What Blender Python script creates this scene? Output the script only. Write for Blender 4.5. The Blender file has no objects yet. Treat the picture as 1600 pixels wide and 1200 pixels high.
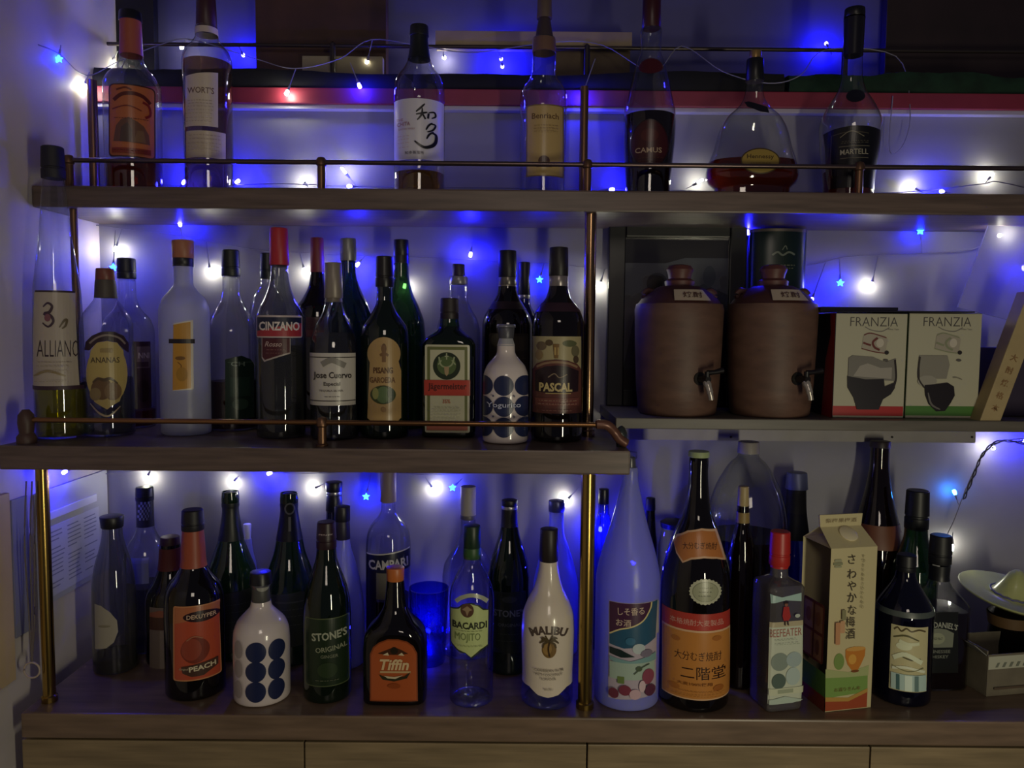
import bpy, bmesh, math, random
from mathutils import Vector, Matrix
from mathutils.geometry import tessellate_polygon
random.seed(7)
SC = bpy.context.scene
COL = SC.collection
F = 1200.0
EZ = 1.5
PITCH = math.radians(4.0)
ROLL = 0.0088
# ---------------------------------------------------------------- camera
cam_d = bpy.data.cameras.new('camera'); cam = bpy.data.objects.new('camera', cam_d); COL.objects.link(cam)
cam_d.sensor_width = 36; cam_d.lens = 36*F/1600; cam_d.clip_start = 0.05
ROT = Matrix.Rotation(math.pi/2-PITCH, 3, 'X') @ Matrix.Rotation(ROLL, 3, 'Z')
cam.matrix_world = Matrix.Translation((0, 0, EZ)) @ ROT.to_4x4()
SC.camera = cam
# ---------------------------------------------------------------- world, lamps, exposure
w = bpy.data.worlds.new('world'); SC.world = w; w.use_nodes = True
w.node_tree.nodes['Background'].inputs[0].default_value = (0.55, 0.52, 0.80, 1)
w.node_tree.nodes['Background'].inputs[1].default_value = 0.019
def area(name, loc, target, sx, sy, power, col):
    d = bpy.data.lights.new(name, 'AREA'); d.shape = 'RECTANGLE'; d.size = sx; d.size_y = sy; d.energy = power; d.color = col
    o = bpy.data.objects.new(name, d); COL.objects.link(o); o.location = loc
    o.rotation_euler = (Vector(target)-Vector(loc)).to_track_quat('-Z', 'Y').to_euler()
    return o
area('lamp_strip', (0.72, -0.20, 1.02), (0.15, 1.3, 1.0), 0.08, 0.5, 1.9, (1.0, 0.93, 0.66))
area('lamp_room', (0.15, -1.0, 2.1), (-0.3, 1.3, 1.2), 0.5, 0.4, 1.25, (1.0, 0.86, 0.72))
SC.view_settings.view_transform = 'Standard'
SC.view_settings.look = 'None'
SC.view_settings.exposure = 1.5
SC.view_settings.gamma = 1.0
SC.view_settings.use_curve_mapping = False
try:
    SC.cycles.sample_clamp_indirect = 3.0
    SC.cycles.transparent_max_bounces = 24
    SC.cycles.max_bounces = 10
    SC.cycles.caustics_reflective = False
    SC.cycles.caustics_refractive = False
except Exception: pass
BLUE = (0.010, 0.009, 1.0); WHITE = (1.0, 0.98, 0.74)
S_BLUE, S_WHITE = 290.0, 54.0

# ---------------------------------------------------------------- projection helpers
CAM = Vector((0, 0, EZ))
def ray(px, py): return ROT @ Vector(((px-800)/F, -(py-600)/F, -1))
def P(px, py, Y):
    d = ray(px, py); return CAM + d*(Y/d.y)
def depth(px, py, z):
    d = ray(px, py); return (d*((z-EZ)/d.z)).y
def sx(px, py, Y): return (P(px+1, py, Y)-P(px, py, Y)).x
def sz(px, py, Y): return (P(px, py, Y)-P(px, py+1, Y)).z
YW = 1.50                      # back wall
Z_TOP = P(800, 296, 1.29).z; Z_MID = P(800, 703, 1.15).z; Z_RS = P(1200, 655, 1.27).z; Z_CT = P(800, 1121, 1.165).z

# ---------------------------------------------------------------- materials
def lin(c):
    if isinstance(c, str):
        c = c.lstrip('#'); c = tuple(int(c[i:i+2], 16)/255 for i in (0, 2, 4))
        return tuple(v/12.92 if v <= .04045 else ((v+.055)/1.055)**2.4 for v in c)
    return c
MATS = {}
def nd(m, t, **k):
    n = m.node_tree.nodes.new(t)
    for a, b in k.items(): setattr(n, a, b)
    return n
def mat(col, rough=0.5, metal=0.0, noise=0.0, scale=30.0, bump=0.0, stretch=(1, 1, 1), coat=0.0):
    key = (col, rough, metal, noise, scale, bump, stretch, coat)
    if key in MATS: return MATS[key]
    m = bpy.data.materials.new('paint_'+str(len(MATS))); m.use_nodes = True
    b = m.node_tree.nodes['Principled BSDF']; c = lin(col)
    b.inputs['Base Color'].default_value = (*c, 1); b.inputs['Roughness'].default_value = rough; b.inputs['Metallic'].default_value = metal
    b.inputs['Coat Weight'].default_value = coat
    if noise or bump:
        L = m.node_tree.links
        tc = nd(m, 'ShaderNodeTexCoord'); mp = nd(m, 'ShaderNodeMapping'); mp.inputs['Scale'].default_value = stretch
        nz = nd(m, 'ShaderNodeTexNoise'); nz.inputs['Scale'].default_value = scale; nz.inputs['Detail'].default_value = 5
        L.new(tc.outputs['Object'], mp.inputs[0]); L.new(mp.outputs[0], nz.inputs['Vector'])
        if noise:
            r = nd(m, 'ShaderNodeValToRGB'); r.color_ramp.elements[0].position = .3; r.color_ramp.elements[1].position = .7
            r.color_ramp.elements[0].color = (*[v*(1-noise) for v in c], 1); r.color_ramp.elements[1].color = (*[min(1, v*(1+noise)) for v in c], 1)
            L.new(nz.outputs['Fac'], r.inputs[0]); L.new(r.outputs[0], b.inputs['Base Color'])
        if bump:
            bp = nd(m, 'ShaderNodeBump'); bp.inputs['Strength'].default_value = bump; bp.inputs['Distance'].default_value = .002
            L.new(nz.outputs['Fac'], bp.inputs['Height']); L.new(bp.outputs[0], b.inputs['Normal'])
    MATS[key] = m; return m
def glass(name, centre, edge, solid=0.0, solid_col=(0, 0, 0), rough=0.03, refl=1.0):
    """thin-walled glass: tinted see-through, deeper tint where the wall is seen edge on, mirror gloss by angle"""
    key = ('g', name)
    if key in MATS: return MATS[key]
    m = bpy.data.materials.new('glass_'+name); m.use_nodes = True; nt = m.node_tree; nt.nodes.clear(); L = nt.links
    out = nd(m, 'ShaderNodeOutputMaterial'); lw = nd(m, 'ShaderNodeLayerWeight'); lw.inputs[0].default_value = .5
    p2 = nd(m, 'ShaderNodeMath', operation='POWER'); p2.inputs[1].default_value = 2.2; L.new(lw.outputs['Facing'], p2.inputs[0])
    mc = nd(m, 'ShaderNodeMix', data_type='RGBA'); L.new(p2.outputs[0], mc.inputs[0])
    mc.inputs[6].default_value = (*centre, 1); mc.inputs[7].default_value = (*edge, 1)
    tr = nd(m, 'ShaderNodeBsdfTransparent'); L.new(mc.outputs[2], tr.inputs[0])
    gl = nd(m, 'ShaderNodeBsdfGlossy'); gl.inputs['Roughness'].default_value = rough; gl.inputs['Color'].default_value = (1, 1, 1, 1)
    p5 = nd(m, 'ShaderNodeMath', operation='POWER'); p5.inputs[1].default_value = 3.5; L.new(lw.outputs['Facing'], p5.inputs[0])
    ma = nd(m, 'ShaderNodeMath', operation='MULTIPLY_ADD', use_clamp=True); ma.inputs[1].default_value = .75*refl; ma.inputs[2].default_value = .055*refl
    L.new(p5.outputs[0], ma.inputs[0])
    base = tr
    if solid:
        df = nd(m, 'ShaderNodeBsdfDiffuse'); df.inputs[0].default_value = (*solid_col, 1)
        tl = nd(m, 'ShaderNodeBsdfTranslucent'); tl.inputs[0].default_value = (*solid_col, 1)
        m0 = nd(m, 'ShaderNodeMixShader'); m0.inputs[0].default_value = .5; L.new(df.outputs[0], m0.inputs[1]); L.new(tl.outputs[0], m0.inputs[2])
        m1 = nd(m, 'ShaderNodeMixShader'); m1.inputs[0].default_value = solid; L.new(tr.outputs[0], m1.inputs[1]); L.new(m0.outputs[0], m1.inputs[2]); base = m1
    mx = nd(m, 'ShaderNodeMixShader'); L.new(ma.outputs[0], mx.inputs[0]); L.new(base.outputs[0], mx.inputs[1]); L.new(gl.outputs[0], mx.inputs[2])
    L.new(mx.outputs[0], out.inputs[0]); MATS[key] = m; return m
G_CLEAR = glass('clear', (.93, .94, .94), (.35, .38, .40))
G_GREY = glass('grey', (.62, .63, .62), (.2, .21, .22), .18, (.18, .18, .16))
G_FROST = glass('frosted', (.8, .8, .85), (.6, .6, .7), .82, (.62, .64, .72), .35, .5)
G_BFROST = glass('blue_frosted', (.5, .5, .9), (.3, .3, .8), .88, (.40, .42, .78), .3, .5)
G_GREEN = glass('green', (.10, .22, .10), (.01, .05, .02), .45, (.035, .10, .045))
G_TEAL = glass('teal', (.10, .28, .22), (.01, .06, .06), .4, (.012, .045, .04))
G_DGREEN = glass('dark_green', (.03, .07, .035), (.002, .01, .004), .5, (.016, .036, .016))
G_BROWN = glass('brown', (.13, .045, .02), (.02, .005, .002), .35, (.02, .008, .004))
G_DBROWN = glass('dark_brown', (.02, .012, .01), (.002, .001, .001), .6, (.014, .010, .009))
G_BLUE = glass('blue', (.25, .3, .85), (.05, .06, .5), .15, (.03, .04, .3))
G_NAVY = glass('navy', (.10, .13, .3), (.02, .02, .12), .3, (.01, .012, .05))
L_GOLD = glass('gold_liquid', (.72, .50, .10), (.5, .28, .03), .15, (.4, .22, .03), .05, .5)
L_YEL = glass('yellow_liquid', (.75, .72, .06), (.45, .42, .02), .25, (.40, .36, .03), .05, .5)
L_AMBER = glass('amber_liquid', (.60, .16, .03), (.28, .04, .005), .2, (.25, .05, .01), .05, .5)
L_WHISKY = glass('whisky_liquid', (.62, .46, .30), (.4, .22, .12), .1, (.25, .14, .08), .05, .5)
L_DARK = glass('dark_liquid', (.04, .012, .008), (.004, .001, .001), .6, (.016, .006, .006), .05, .5)
L_GREYL = glass('grey_liquid', (.5, .5, .5), (.3, .3, .3), .25, (.12, .12, .12), .05, .5)
L_RED = glass('red_liquid', (.22, .02, .02), (.05, .004, .004), .5, (.05, .008, .008), .05, .5)
def emit(name, col, s):
    m = bpy.data.materials.new(name); m.use_nodes = True; m.node_tree.nodes.clear()
    e = nd(m, 'ShaderNodeEmission'); e.inputs[0].default_value = (*col, 1); e.inputs[1].default_value = s
    o = nd(m, 'ShaderNodeOutputMaterial'); m.node_tree.links.new(e.outputs[0], o.inputs[0]); return m
E_BLUE = emit('blue_bulb', BLUE, S_BLUE); E_WHITE = emit('white_bulb', WHITE, S_WHITE)
E_CYAN = emit('azure_bulb', (.02, .22, 1.0), 40.0)
WOOD = mat('#62524a', .40, 0, .28, 9, .05, (1, 6, 14))
WOOD_T = mat('#74604e', .36, 0, .25, 9, .03, (1, 8, 8))
BRASS = mat('#b0924e', .22, 1.0)
BRASS_D = mat('#7a5c46', .38, .85)
BLK = mat('#101014', .35); BLKM = mat('#17161a', .6)
SILV = mat('#b8b8bc', .3, .9)

# ---------------------------------------------------------------- mesh helpers
def new_obj(name, bm, mats, parent=None, smooth=True):
    me = bpy.data.meshes.new(name)
    bmesh.ops.recalc_face_normals(bm, faces=bm.faces)
    bm.to_mesh(me); bm.free()
    if not isinstance(mats, (list, tuple)): mats = [mats]
    for m in mats: me.materials.append(m)
    if smooth:
        for p in me.polygons: p.use_smooth = True
        try: me.set_sharp_from_angle(angle=math.radians(38))
        except Exception: pass
    o = bpy.data.objects.new(name, me); COL.objects.link(o)
    if parent is not None: o.parent = parent
    return o
def empty(name, loc, label, cat, group=None, rz=0):
    o = bpy.data.objects.new(name, None); COL.objects.link(o); o.location = loc; o.rotation_euler = (0, 0, rz); o.empty_display_size = .02
    o['label'] = label; o['category'] = cat
    if group: o['group'] = group
    return o
def tag(o, label, cat, group=None):
    o['label'] = label; o['category'] = cat
    if group: o['group'] = group
    return o
def struct(o): o['kind'] = 'structure'; return o
def box(bm, x0, x1, y0, y1, z0, z1, bev=0.0, mi=0, mtx=None):
    vs = [bm.verts.new((x, y, z)) for x in (x0, x1) for y in (y0, y1) for z in (z0, z1)]
    fs = [bm.faces.new([vs[i] for i in q]) for q in ((0, 1, 3, 2), (4, 6, 7, 5), (0, 4, 5, 1), (2, 3, 7, 6), (0, 2, 6, 4), (1, 5, 7, 3))]
    for f in fs: f.material_index = mi
    if bev:
        es = list({e for f in fs for e in f.edges})
        r = bmesh.ops.bevel(bm, geom=es, offset=bev, segments=2, affect='EDGES', profile=.6)
        vs = list({v for f in r['faces'] for v in f.verts} | {v for v in vs if v.is_valid})
        for f in r['faces']: f.material_index = mi
    if mtx is not None:
        for v in vs:
            if v.is_valid: v.co = mtx @ v.co
    return vs
def tube(bm, pts, r, n=8, mi=0, cap=True):
    pts = [Vector(p) for p in pts]; rings = []
    for i, p in enumerate(pts):
        t = (pts[min(i+1, len(pts)-1)]-pts[max(i-1, 0)]).normalized()
        a = t.cross(Vector((0, 0, 1)))
        if a.length < .05: a = t.cross(Vector((1, 0, 0)))
        a.normalize(); b = t.cross(a).normalized()
        rr = r[i] if isinstance(r, (list, tuple)) else r
        rings.append([bm.verts.new(p+(a*math.cos(2*math.pi*k/n)+b*math.sin(2*math.pi*k/n))*rr) for k in range(n)])
    for A, B in zip(rings, rings[1:]):
        for k in range(n):
            f = bm.faces.new((A[k], A[(k+1) % n], B[(k+1) % n], B[k])); f.material_index = mi
    if cap:
        bm.faces.new(rings[0]).material_index = mi; bm.faces.new(rings[-1][::-1]).material_index = mi
def lathe(bm, prof, n=40, mi=0, c=(0, 0), close=True):
    """prof: (z, r) from bottom up"""
    rings = [[bm.verts.new((c[0]+r*math.cos(2*math.pi*k/n), c[1]+r*math.sin(2*math.pi*k/n), z)) for k in range(n)] for z, r in prof]
    for A, B in zip(rings, rings[1:]):
        for k in range(n):
            f = bm.faces.new((A[k], A[(k+1) % n], B[(k+1) % n], B[k])); f.material_index = mi
    if close:
        bm.faces.new(rings[0][::-1]).material_index = mi; bm.faces.new(rings[-1]).material_index = mi
def smooth_path(pts, k=6):
    pts = [Vector(p) for p in pts]; out = []
    for i in range(len(pts)-1):
        p0 = pts[max(i-1, 0)]; p1 = pts[i]; p2 = pts[i+1]; p3 = pts[min(i+2, len(pts)-1)]
        for j in range(k):
            t = j/k
            out.append(.5*((2*p1)+(-p0+p2)*t+(2*p0-5*p1+4*p2-p3)*t*t+(-p0+3*p1-3*p2+p3)*t**3))
    out.append(pts[-1]); return out
def pchip(xs, ys):
    n = len(xs); h = [xs[i+1]-xs[i] for i in range(n-1)]; d = [(ys[i+1]-ys[i])/h[i] for i in range(n-1)]
    m = [0.0]*n
    for i in range(1, n-1):
        if d[i-1]*d[i] > 0:
            w1 = 2*h[i]+h[i-1]; w2 = h[i]+2*h[i-1]; m[i] = (w1+w2)/(w1/d[i-1]+w2/d[i])
    m[0] = d[0] if n > 2 else d[0]; m[-1] = d[-1]
    def f(x):
        if x <= xs[0]: return ys[0]
        if x >= xs[-1]: return ys[-1]
        i = max(k for k in range(n-1) if xs[k] <= x); t = (x-xs[i])/h[i]
        return ys[i]*(1+2*t)*(1-t)**2+m[i]*h[i]*t*(1-t)**2+ys[i+1]*t*t*(3-2*t)+m[i+1]*h[i]*t*t*(t-1)
    return f
# ---------------------------------------------------------------- flat artwork (labels, print)
GL = {}
def glyphs(s, bold=.012):
    if (s, bold) in GL: return GL[(s, bold)]
    c = bpy.data.curves.new('t', 'FONT'); c.body = s; c.size = 1; c.resolution_u = 2; c.offset = bold
    o = bpy.data.objects.new('t', c); COL.objects.link(o)
    dg = bpy.context.evaluated_depsgraph_get(); dg.update()
    me = bpy.data.meshes.new_from_object(o.evaluated_get(dg))
    vs = [(v.co.x, v.co.y) for v in me.vertices]; me.calc_loop_triangles(); ts = [tuple(t.vertices) for t in me.loop_triangles]
    bpy.data.objects.remove(o); bpy.data.curves.remove(c); bpy.data.meshes.remove(me)
    if not vs: vs = [(0, 0), (1, 0), (1, 1)]; ts = []
    x0 = min(v[0] for v in vs); x1 = max(v[0] for v in vs); y0 = min(v[1] for v in vs); y1 = max(v[1] for v in vs)
    GL[(s, bold)] = ([((x-x0)/(x1-x0 or 1), (y-y0)/(y1-y0 or 1)) for x, y in vs], ts, (x1-x0)/(y1-y0 or 1)); return GL[(s, bold)]
def shapes_px(s):
    """one artwork item -> (points in image-plane units, triangles)"""
    k = s[0]
    if k == 'rect':
        _, x0, y0, x1, y1 = s[:5]; pts = [(x0, y0), (x1, y0), (x1, y1), (x0, y1)]
    elif k == 'poly': pts = list(s[1])
    elif k == 'ell':
        _, cx, cy, rx, ry = s[:5]; n = 28; pts = [(cx+rx*math.cos(2*math.pi*i/n), cy+ry*math.sin(2*math.pi*i/n)) for i in range(n)]
    elif k == 'scal':
        _, cx, cy, rx, ry = s[:5]; n = 96; pts = [(cx+rx*(1+.035*math.cos(24*2*math.pi*i/n))*math.cos(2*math.pi*i/n), cy+ry*(1+.035*math.cos(24*2*math.pi*i/n))*math.sin(2*math.pi*i/n)) for i in range(n)]
    elif k == 'rr':
        _, x0, y0, x1, y1 = s[:5]; r = s[6]; pts = []
        for cx, cy, a in ((x1-r, y0+r, -90), (x1-r, y1-r, 0), (x0+r, y1-r, 90), (x0+r, y0+r, 180)):
            for i in range(5): pts.append((cx+r*math.cos(math.radians(a+i*22.5)), cy+r*math.sin(math.radians(a+i*22.5))))
    elif k == 'line':
        P0 = [Vector((a, b, 0)) for a, b in s[1]]; Q = smooth_path(P0, 5) if len(P0) > 2 else P0; wd = s[2] if len(s) > 3 else 1
        V = []; T = []; n = len(Q)
        for i, q in enumerate(Q):
            t = (Q[min(i+1, n-1)]-Q[max(i-1, 0)]).normalized(); nn = Vector((-t.y, t.x)); ww = wd*.5*(1 if len(s) < 5 else .35+.65*math.sin(math.pi*min(1, max(0, (i+1)/(n+1)))))
            V += [(q.x+nn.x*ww, q.y+nn.y*ww), (q.x-nn.x*ww, q.y-nn.y*ww)]
        for i in range(n-1): T += [(2*i, 2*i+1, 2*i+3), (2*i, 2*i+3, 2*i+2)]
        return V, T
    elif k == 'txt':
        _, t, cx, cy, h, col = s[:6]; o = s[6] if len(s) > 6 else {}
        gv, gt, asp = glyphs(t, o.get('b', .012)); wd = o.get('w', h*asp); V = []
        R = o.get('arc'); sh = o.get('sh', 0); rot = o.get('rot', 0)
        for x, y in gv:
            X = (x-.5)*wd+(y-.5)*h*sh; Yy = -(y-.5)*h
            if R:
                a = X/R; X, Yy = math.sin(a)*(R-Yy), R-math.cos(a)*(R-Yy)
            X, Yy = X*math.cos(rot)-Yy*math.sin(rot), X*math.sin(rot)+Yy*math.cos(rot)
            V.append((cx+X, cy+Yy))
        return V, gt
    tri = tessellate_polygon([[Vector((a, b, 0)) for a, b in pts]])
    return pts, [tuple(t) for t in tri]
def colour_of(s):
    return {'rect': 5, 'poly': 2, 'ell': 5, 'scal': 5, 'rr': 5, 'line': 3, 'txt': 5}[s[0]]
def art_mesh(name, items, conv, surf, parent, step=.003, rough=.30, base_e=.0005, layer=.00022, metal=()):
    """conv: image-plane units -> local (x, z); surf: (x, z, offset) -> local point"""
    bm = bmesh.new(); mats = []; idx = {}
    for li, s in enumerate(items):
        col = s[colour_of(s)]
        if isinstance(col, bpy.types.Material): m = col
        else: m = mat(col, rough)
        if m not in idx: idx[m] = len(mats); mats.append(m)
        V, T = shapes_px(s); b2 = bmesh.new()
        vv = [b2.verts.new((*conv(a, b), 0)) for a, b in V]
        for t in T:
            try: b2.faces.new([vv[i] for i in t])
            except Exception: pass
        if not b2.faces: b2.free(); continue
        if step:
            xs = [v.co.x for v in b2.verts]; ys = [v.co.y for v in b2.verts]
            for ax, lo, hi in ((0, min(xs), max(xs)), (1, min(ys), max(ys))):
                st = step if ax == 0 else step*1.6
                c = math.floor(lo/st)*st+st
                while c < hi:
                    no = [0, 0, 0]; no[ax] = 1; co = [0, 0, 0]; co[ax] = c
                    bmesh.ops.bisect_plane(b2, geom=b2.verts[:]+b2.edges[:]+b2.faces[:], plane_co=co, plane_no=no); c += st
        b2.verts.index_update()
        nv = [bm.verts.new(surf(v.co.x, v.co.y, base_e+layer*li)) for v in b2.verts]
        for f in b2.faces:
            try: g = bm.faces.new([nv[v.index] for v in f.verts]); g.material_index = idx[m]
            except Exception: pass
        b2.free()
    me_o = new_obj(name, bm, mats, parent, smooth=False)
    return me_o
# ---------------------------------------------------------------- bottles
class Body:
    def __init__(s, cx, Y, z0, prof, n, dr, rot, base_py=None):
        s.cx, s.Y, s.z0, s.rot = cx, Y, z0, rot
        yb = [p[0] for p in prof]; s.mid = (yb[0]+yb[-1])/2
        s.X = P(cx, s.mid, Y).x
        pts = []
        for p in prof: pts.append((P(cx, p[0], Y).z-z0, p[1]*sx(cx, p[0], Y), p[2] if len(p) > 2 else n))
        pts.sort()
        pts = [q for q in pts if q[0] > .012]
        pts = [(0, pts[0][1], pts[0][2])]+pts
        zs = [q[0] for q in pts]; s.H = zs[-1]
        s.fw = pchip(zs, [q[1] for q in pts]); s.fn = pchip(zs, [q[2] for q in pts]) if len(pts) > 1 else (lambda z: n)
        s.dr = dr; s.n = n; s.wmax = max(q[1] for q in pts)
        s.d_front = s.wmax*(dr if n > 2 else 1)
        s.Yl = Y-s.d_front*.9
    def dims(s, z, e=0):
        w = s.fw(z); n = max(2, s.fn(z)); d = w if s.n <= 2 else w*(1-(1-s.dr)*min(1, (n-2)/(s.n-2)))
        return w+e, d+e, n
    def ring(s, z, e=0, shrink=0, N=44):
        w, d, n = s.dims(z, e); w = max(w-shrink, .0008); d = max(d-shrink, .0008); out = []
        for k in range(N):
            a = 2*math.pi*k/N; c, q = math.cos(a), math.sin(a)
            rr = (abs(c/w)**n+abs(q/d)**n)**(-1/n); out.append((rr*c, rr*q, z))
        return out
    def surf(s, x, z, e):
        w, d, n = s.dims(z, e); t = min(.995, abs(x)/w)
        return Vector((max(-w, min(w, x)), -d*(1-t**n)**(1/n), z))
    def conv(s, px, py):
        z = P(s.cx, py, s.Yl).z-s.z0; d0 = ray(px, py); k = d0.x/d0.y; w, d, n = s.dims(max(0, min(s.H, z)))
        lo, hi = -w*.995, w*.995; c, q = math.cos(s.rot), math.sin(s.rot)
        for _ in range(18):
            m_ = (lo+hi)/2; y = -d*(1-min(1, abs(m_)/w)**n)**(1/n)
            if (s.X+m_*c-y*q)-k*(s.Y+m_*q+y*c) < 0: lo = m_
            else: hi = m_
        return (lo+hi)/2, z
    def zat(s, py, front=False): return P(s.cx, py, s.Yl if front else s.Y).z-s.z0
def ring_mesh(bm, rings, mi=0, top=True, bottom=True):
    R = [[bm.verts.new(p) for p in r] for r in rings]; N = len(R[0])
    for A, B in zip(R, R[1:]):
        for k in range(N): bm.faces.new((A[k], A[(k+1) % N], B[(k+1) % N], B[k])).material_index = mi
    if bottom: bm.faces.new(R[0][::-1]).material_index = mi
    if top: bm.faces.new(R[-1]).material_index = mi
def bottle(label, cx, Y, z0, gm, prof, parts=(), n=2, dr=1.0, rot=0.0, base=None, name='liquor_bottle', cat='bottle', group=None, lean=0.0):
    hwmax = max(p[1] for p in prof)
    if base is not None:
        Yf = depth(cx, base, z0); Y = Yf + hwmax*Yf/F*(dr if n > 2 else 1)
    B = Body(cx, Y, z0, prof, n, dr, math.radians(rot))
    root = empty(name, (B.X, Y, z0+.0004), label, cat, group, math.radians(rot))
    if lean: root.rotation_euler[1] = lean
    bm = bmesh.new(); N = 48; zs = [0.0]; rings = [B.ring(0, 0, min(.004, B.fw(0)*.2)), B.ring(.0015, 0, .0012), B.ring(.004, 0, 0)]
    k = max(24, int(B.H/.0045))
    for i in range(1, k+1):
        z = .004+(B.H-.004)*i/k; rings.append(B.ring(z))
    # inner return of the rim
    rings.append(B.ring(B.H, 0, .0015)); rings.append([(p[0], p[1], B.H-.006) for p in B.ring(B.H, 0, .0018)])
    ring_mesh(bm, rings, top=False)
    ring_mesh(bm, [B.ring(.004+.011*math.sin(t*math.pi/12), 0, B.fw(.004)*(1-math.cos(t*math.pi/12))+.0045) for t in range(6)], bottom=False)
    new_obj('glass_body', bm, gm, root)
    for p in parts:
        if p[0] == 'cap':
            _, y0, y1, h0, h1, m = p[:6]; za, zb = B.zat(y1), B.zat(y0); s_ = sx(cx, y0, Y); r1, r0 = h1*s_, h0*s_
            bm = bmesh.new(); nn = 36; b = min(.0015, (zb-za)*.2)
            pr = [(za, r1*.97), (za+b*.5, r1), (zb-b, r0), (zb-b*.3, r0*.97), (zb, r0*.9)]
            style = p[6] if len(p) > 6 else ''
            if style == 'ring': pr = [(za, r1*.97), (za+.001, r1), (za+(zb-za)*.28, r1), (za+(zb-za)*.3, r1*.94), (za+(zb-za)*.34, r1*.94), (za+(zb-za)*.36, r1), (zb-b, r0), (zb, r0*.9)]
            if style == 'round': pr = [(za, r1*.9), (za+(zb-za)*.15, r1), (za+(zb-za)*.7, r0), (za+(zb-za)*.9, r0*.85), (zb, r0*.5)]
            lathe(bm, pr, nn)
            new_obj(p[7] if len(p) > 7 else 'cap', bm, m, root)
        elif p[0] == 'sleeve':
            _, y0, y1, m = p[:4]; za, zb = max(.002, B.zat(y1)), min(B.H, B.zat(y0)); k = max(4, int((zb-za)/.004))
            bm = bmesh.new(); e = .0006 if len(p) < 6 else p[5]
            R = [B.ring(za, -.0002)]+[B.ring(za+(zb-za)*i/k, e) for i in range(k+1)]+[B.ring(zb, -.0002)]
            ring_mesh(bm, R, top=False, bottom=False); new_obj(p[4] if len(p) > 4 else 'neck_sleeve', bm, m, root)
        elif p[0] == 'liquid':
            _, y0, m = p[:3]; zb = B.zat(y0); k = max(5, int(zb/.006)); bm = bmesh.new()
            ring_mesh(bm, [B.ring(.004+(zb-.004)*i/k, 0, .0016) for i in range(k+1)]); new_obj('liquid', bm, m, root)
        elif p[0] == 'label':
            art_mesh(p[2] if len(p) > 2 else 'label', p[1], B.conv, B.surf, root, step=.003 if n <= 2 else .004)
    return root, B

exec_after = []
# ================================================================ SETTING
def slab(name, x0, x1, y0, y1, z0, z1, m, bev=0, parent=None):
    bm = bmesh.new(); box(bm, x0, x1, y0, y1, z0, z1, bev); return new_obj(name, bm, m, parent, smooth=False)
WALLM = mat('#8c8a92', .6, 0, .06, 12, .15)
WALLL = mat('#d2c8c2', .55, 0, .07, 8, .15)
z_ledge = P(800, 140, 1.48).z
struct(slab('wall_back', -.80, 1.6, YW, YW+.03, 0, P(800, 172, YW).z, WALLM))
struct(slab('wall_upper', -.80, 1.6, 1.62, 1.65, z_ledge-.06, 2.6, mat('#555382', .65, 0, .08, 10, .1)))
struct(slab('wall_left', -.86, -.80, -.6, 1.65, 0, 2.6, WALLL))
struct(slab('floor', -.86, 1.6, -2.4, 1.53, -.03, 0, mat('#4a4440', .5, 0, .15, 6)))
# red trim with pale lower bead
bm = bmesh.new(); box(bm, -.799, 1.6, 1.478, 1.62, P(800, 165, 1.48).z, z_ledge, .002, 0); box(bm, -.799, 1.6, 1.484, 1.51, P(800, 172, 1.48).z, P(800, 165, 1.48).z, .001, 1)
struct(new_obj('trim_1', bm, [mat('#8c2c40', .5, 0, .1, 20), mat('#b9b4c4', .4)], smooth=False))
# ================================================================ COUNTER AND SHELVES
XL = P(33, 1140, 1.165).x
ct = slab('countertop', XL, 1.5, 1.165, YW-.001, P(800, 1160, 1.165).z, Z_CT, WOOD_T, .003)
tag(ct, 'long dark brown wooden countertop carrying the lowest row of bottles', 'counter')
zc0 = P(800, 1161, 1.165).z
gx = [35, 476, 917, 1359, 1790]
cl = ['at the left end', 'second from the left', 'third from the left, right of the brass pole', 'at the right end']
for i in range(4):
    a = P(gx[i], 1180, 1.175).x+.0012; b = P(gx[i+1], 1180, 1.175).x-.0012
    c = empty('base_cabinet', ((a+b)/2, 1.3, .06), 'brown wooden cabinet front under the countertop, '+cl[i], 'cabinet', 'cabinets under the counter')
    w2 = (b-a)/2
    slab('body', -w2, w2, -.105, .19, 0, zc0-.062, mat('#4c3d30', .6, 0, .15, 10), 0, c)
    slab('door', -w2, w2, -.127, -.107, 0, zc0-.066, mat('#8c7a5c', .42, 0, .25, 7, .05, (1, 6, 14)), .0015, c)
# middle shelf
xm0, xm1 = -.775, P(985, 720, 1.15).x
ms = slab('shelf_board', xm0, xm1, 1.15, YW-.001, P(800, 741, 1.15).z, Z_MID, WOOD, .003)
tag(ms, 'thick dark brown shelf board in the middle, with rail along its front', 'shelf')
ts = slab('shelf_board', -.798, 1.5, 1.29, YW-.001, P(800, 330, 1.29).z, Z_TOP, WOOD, .003)
tag(ts, 'long dark brown top shelf board holding seven spaced bottles', 'shelf')
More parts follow.
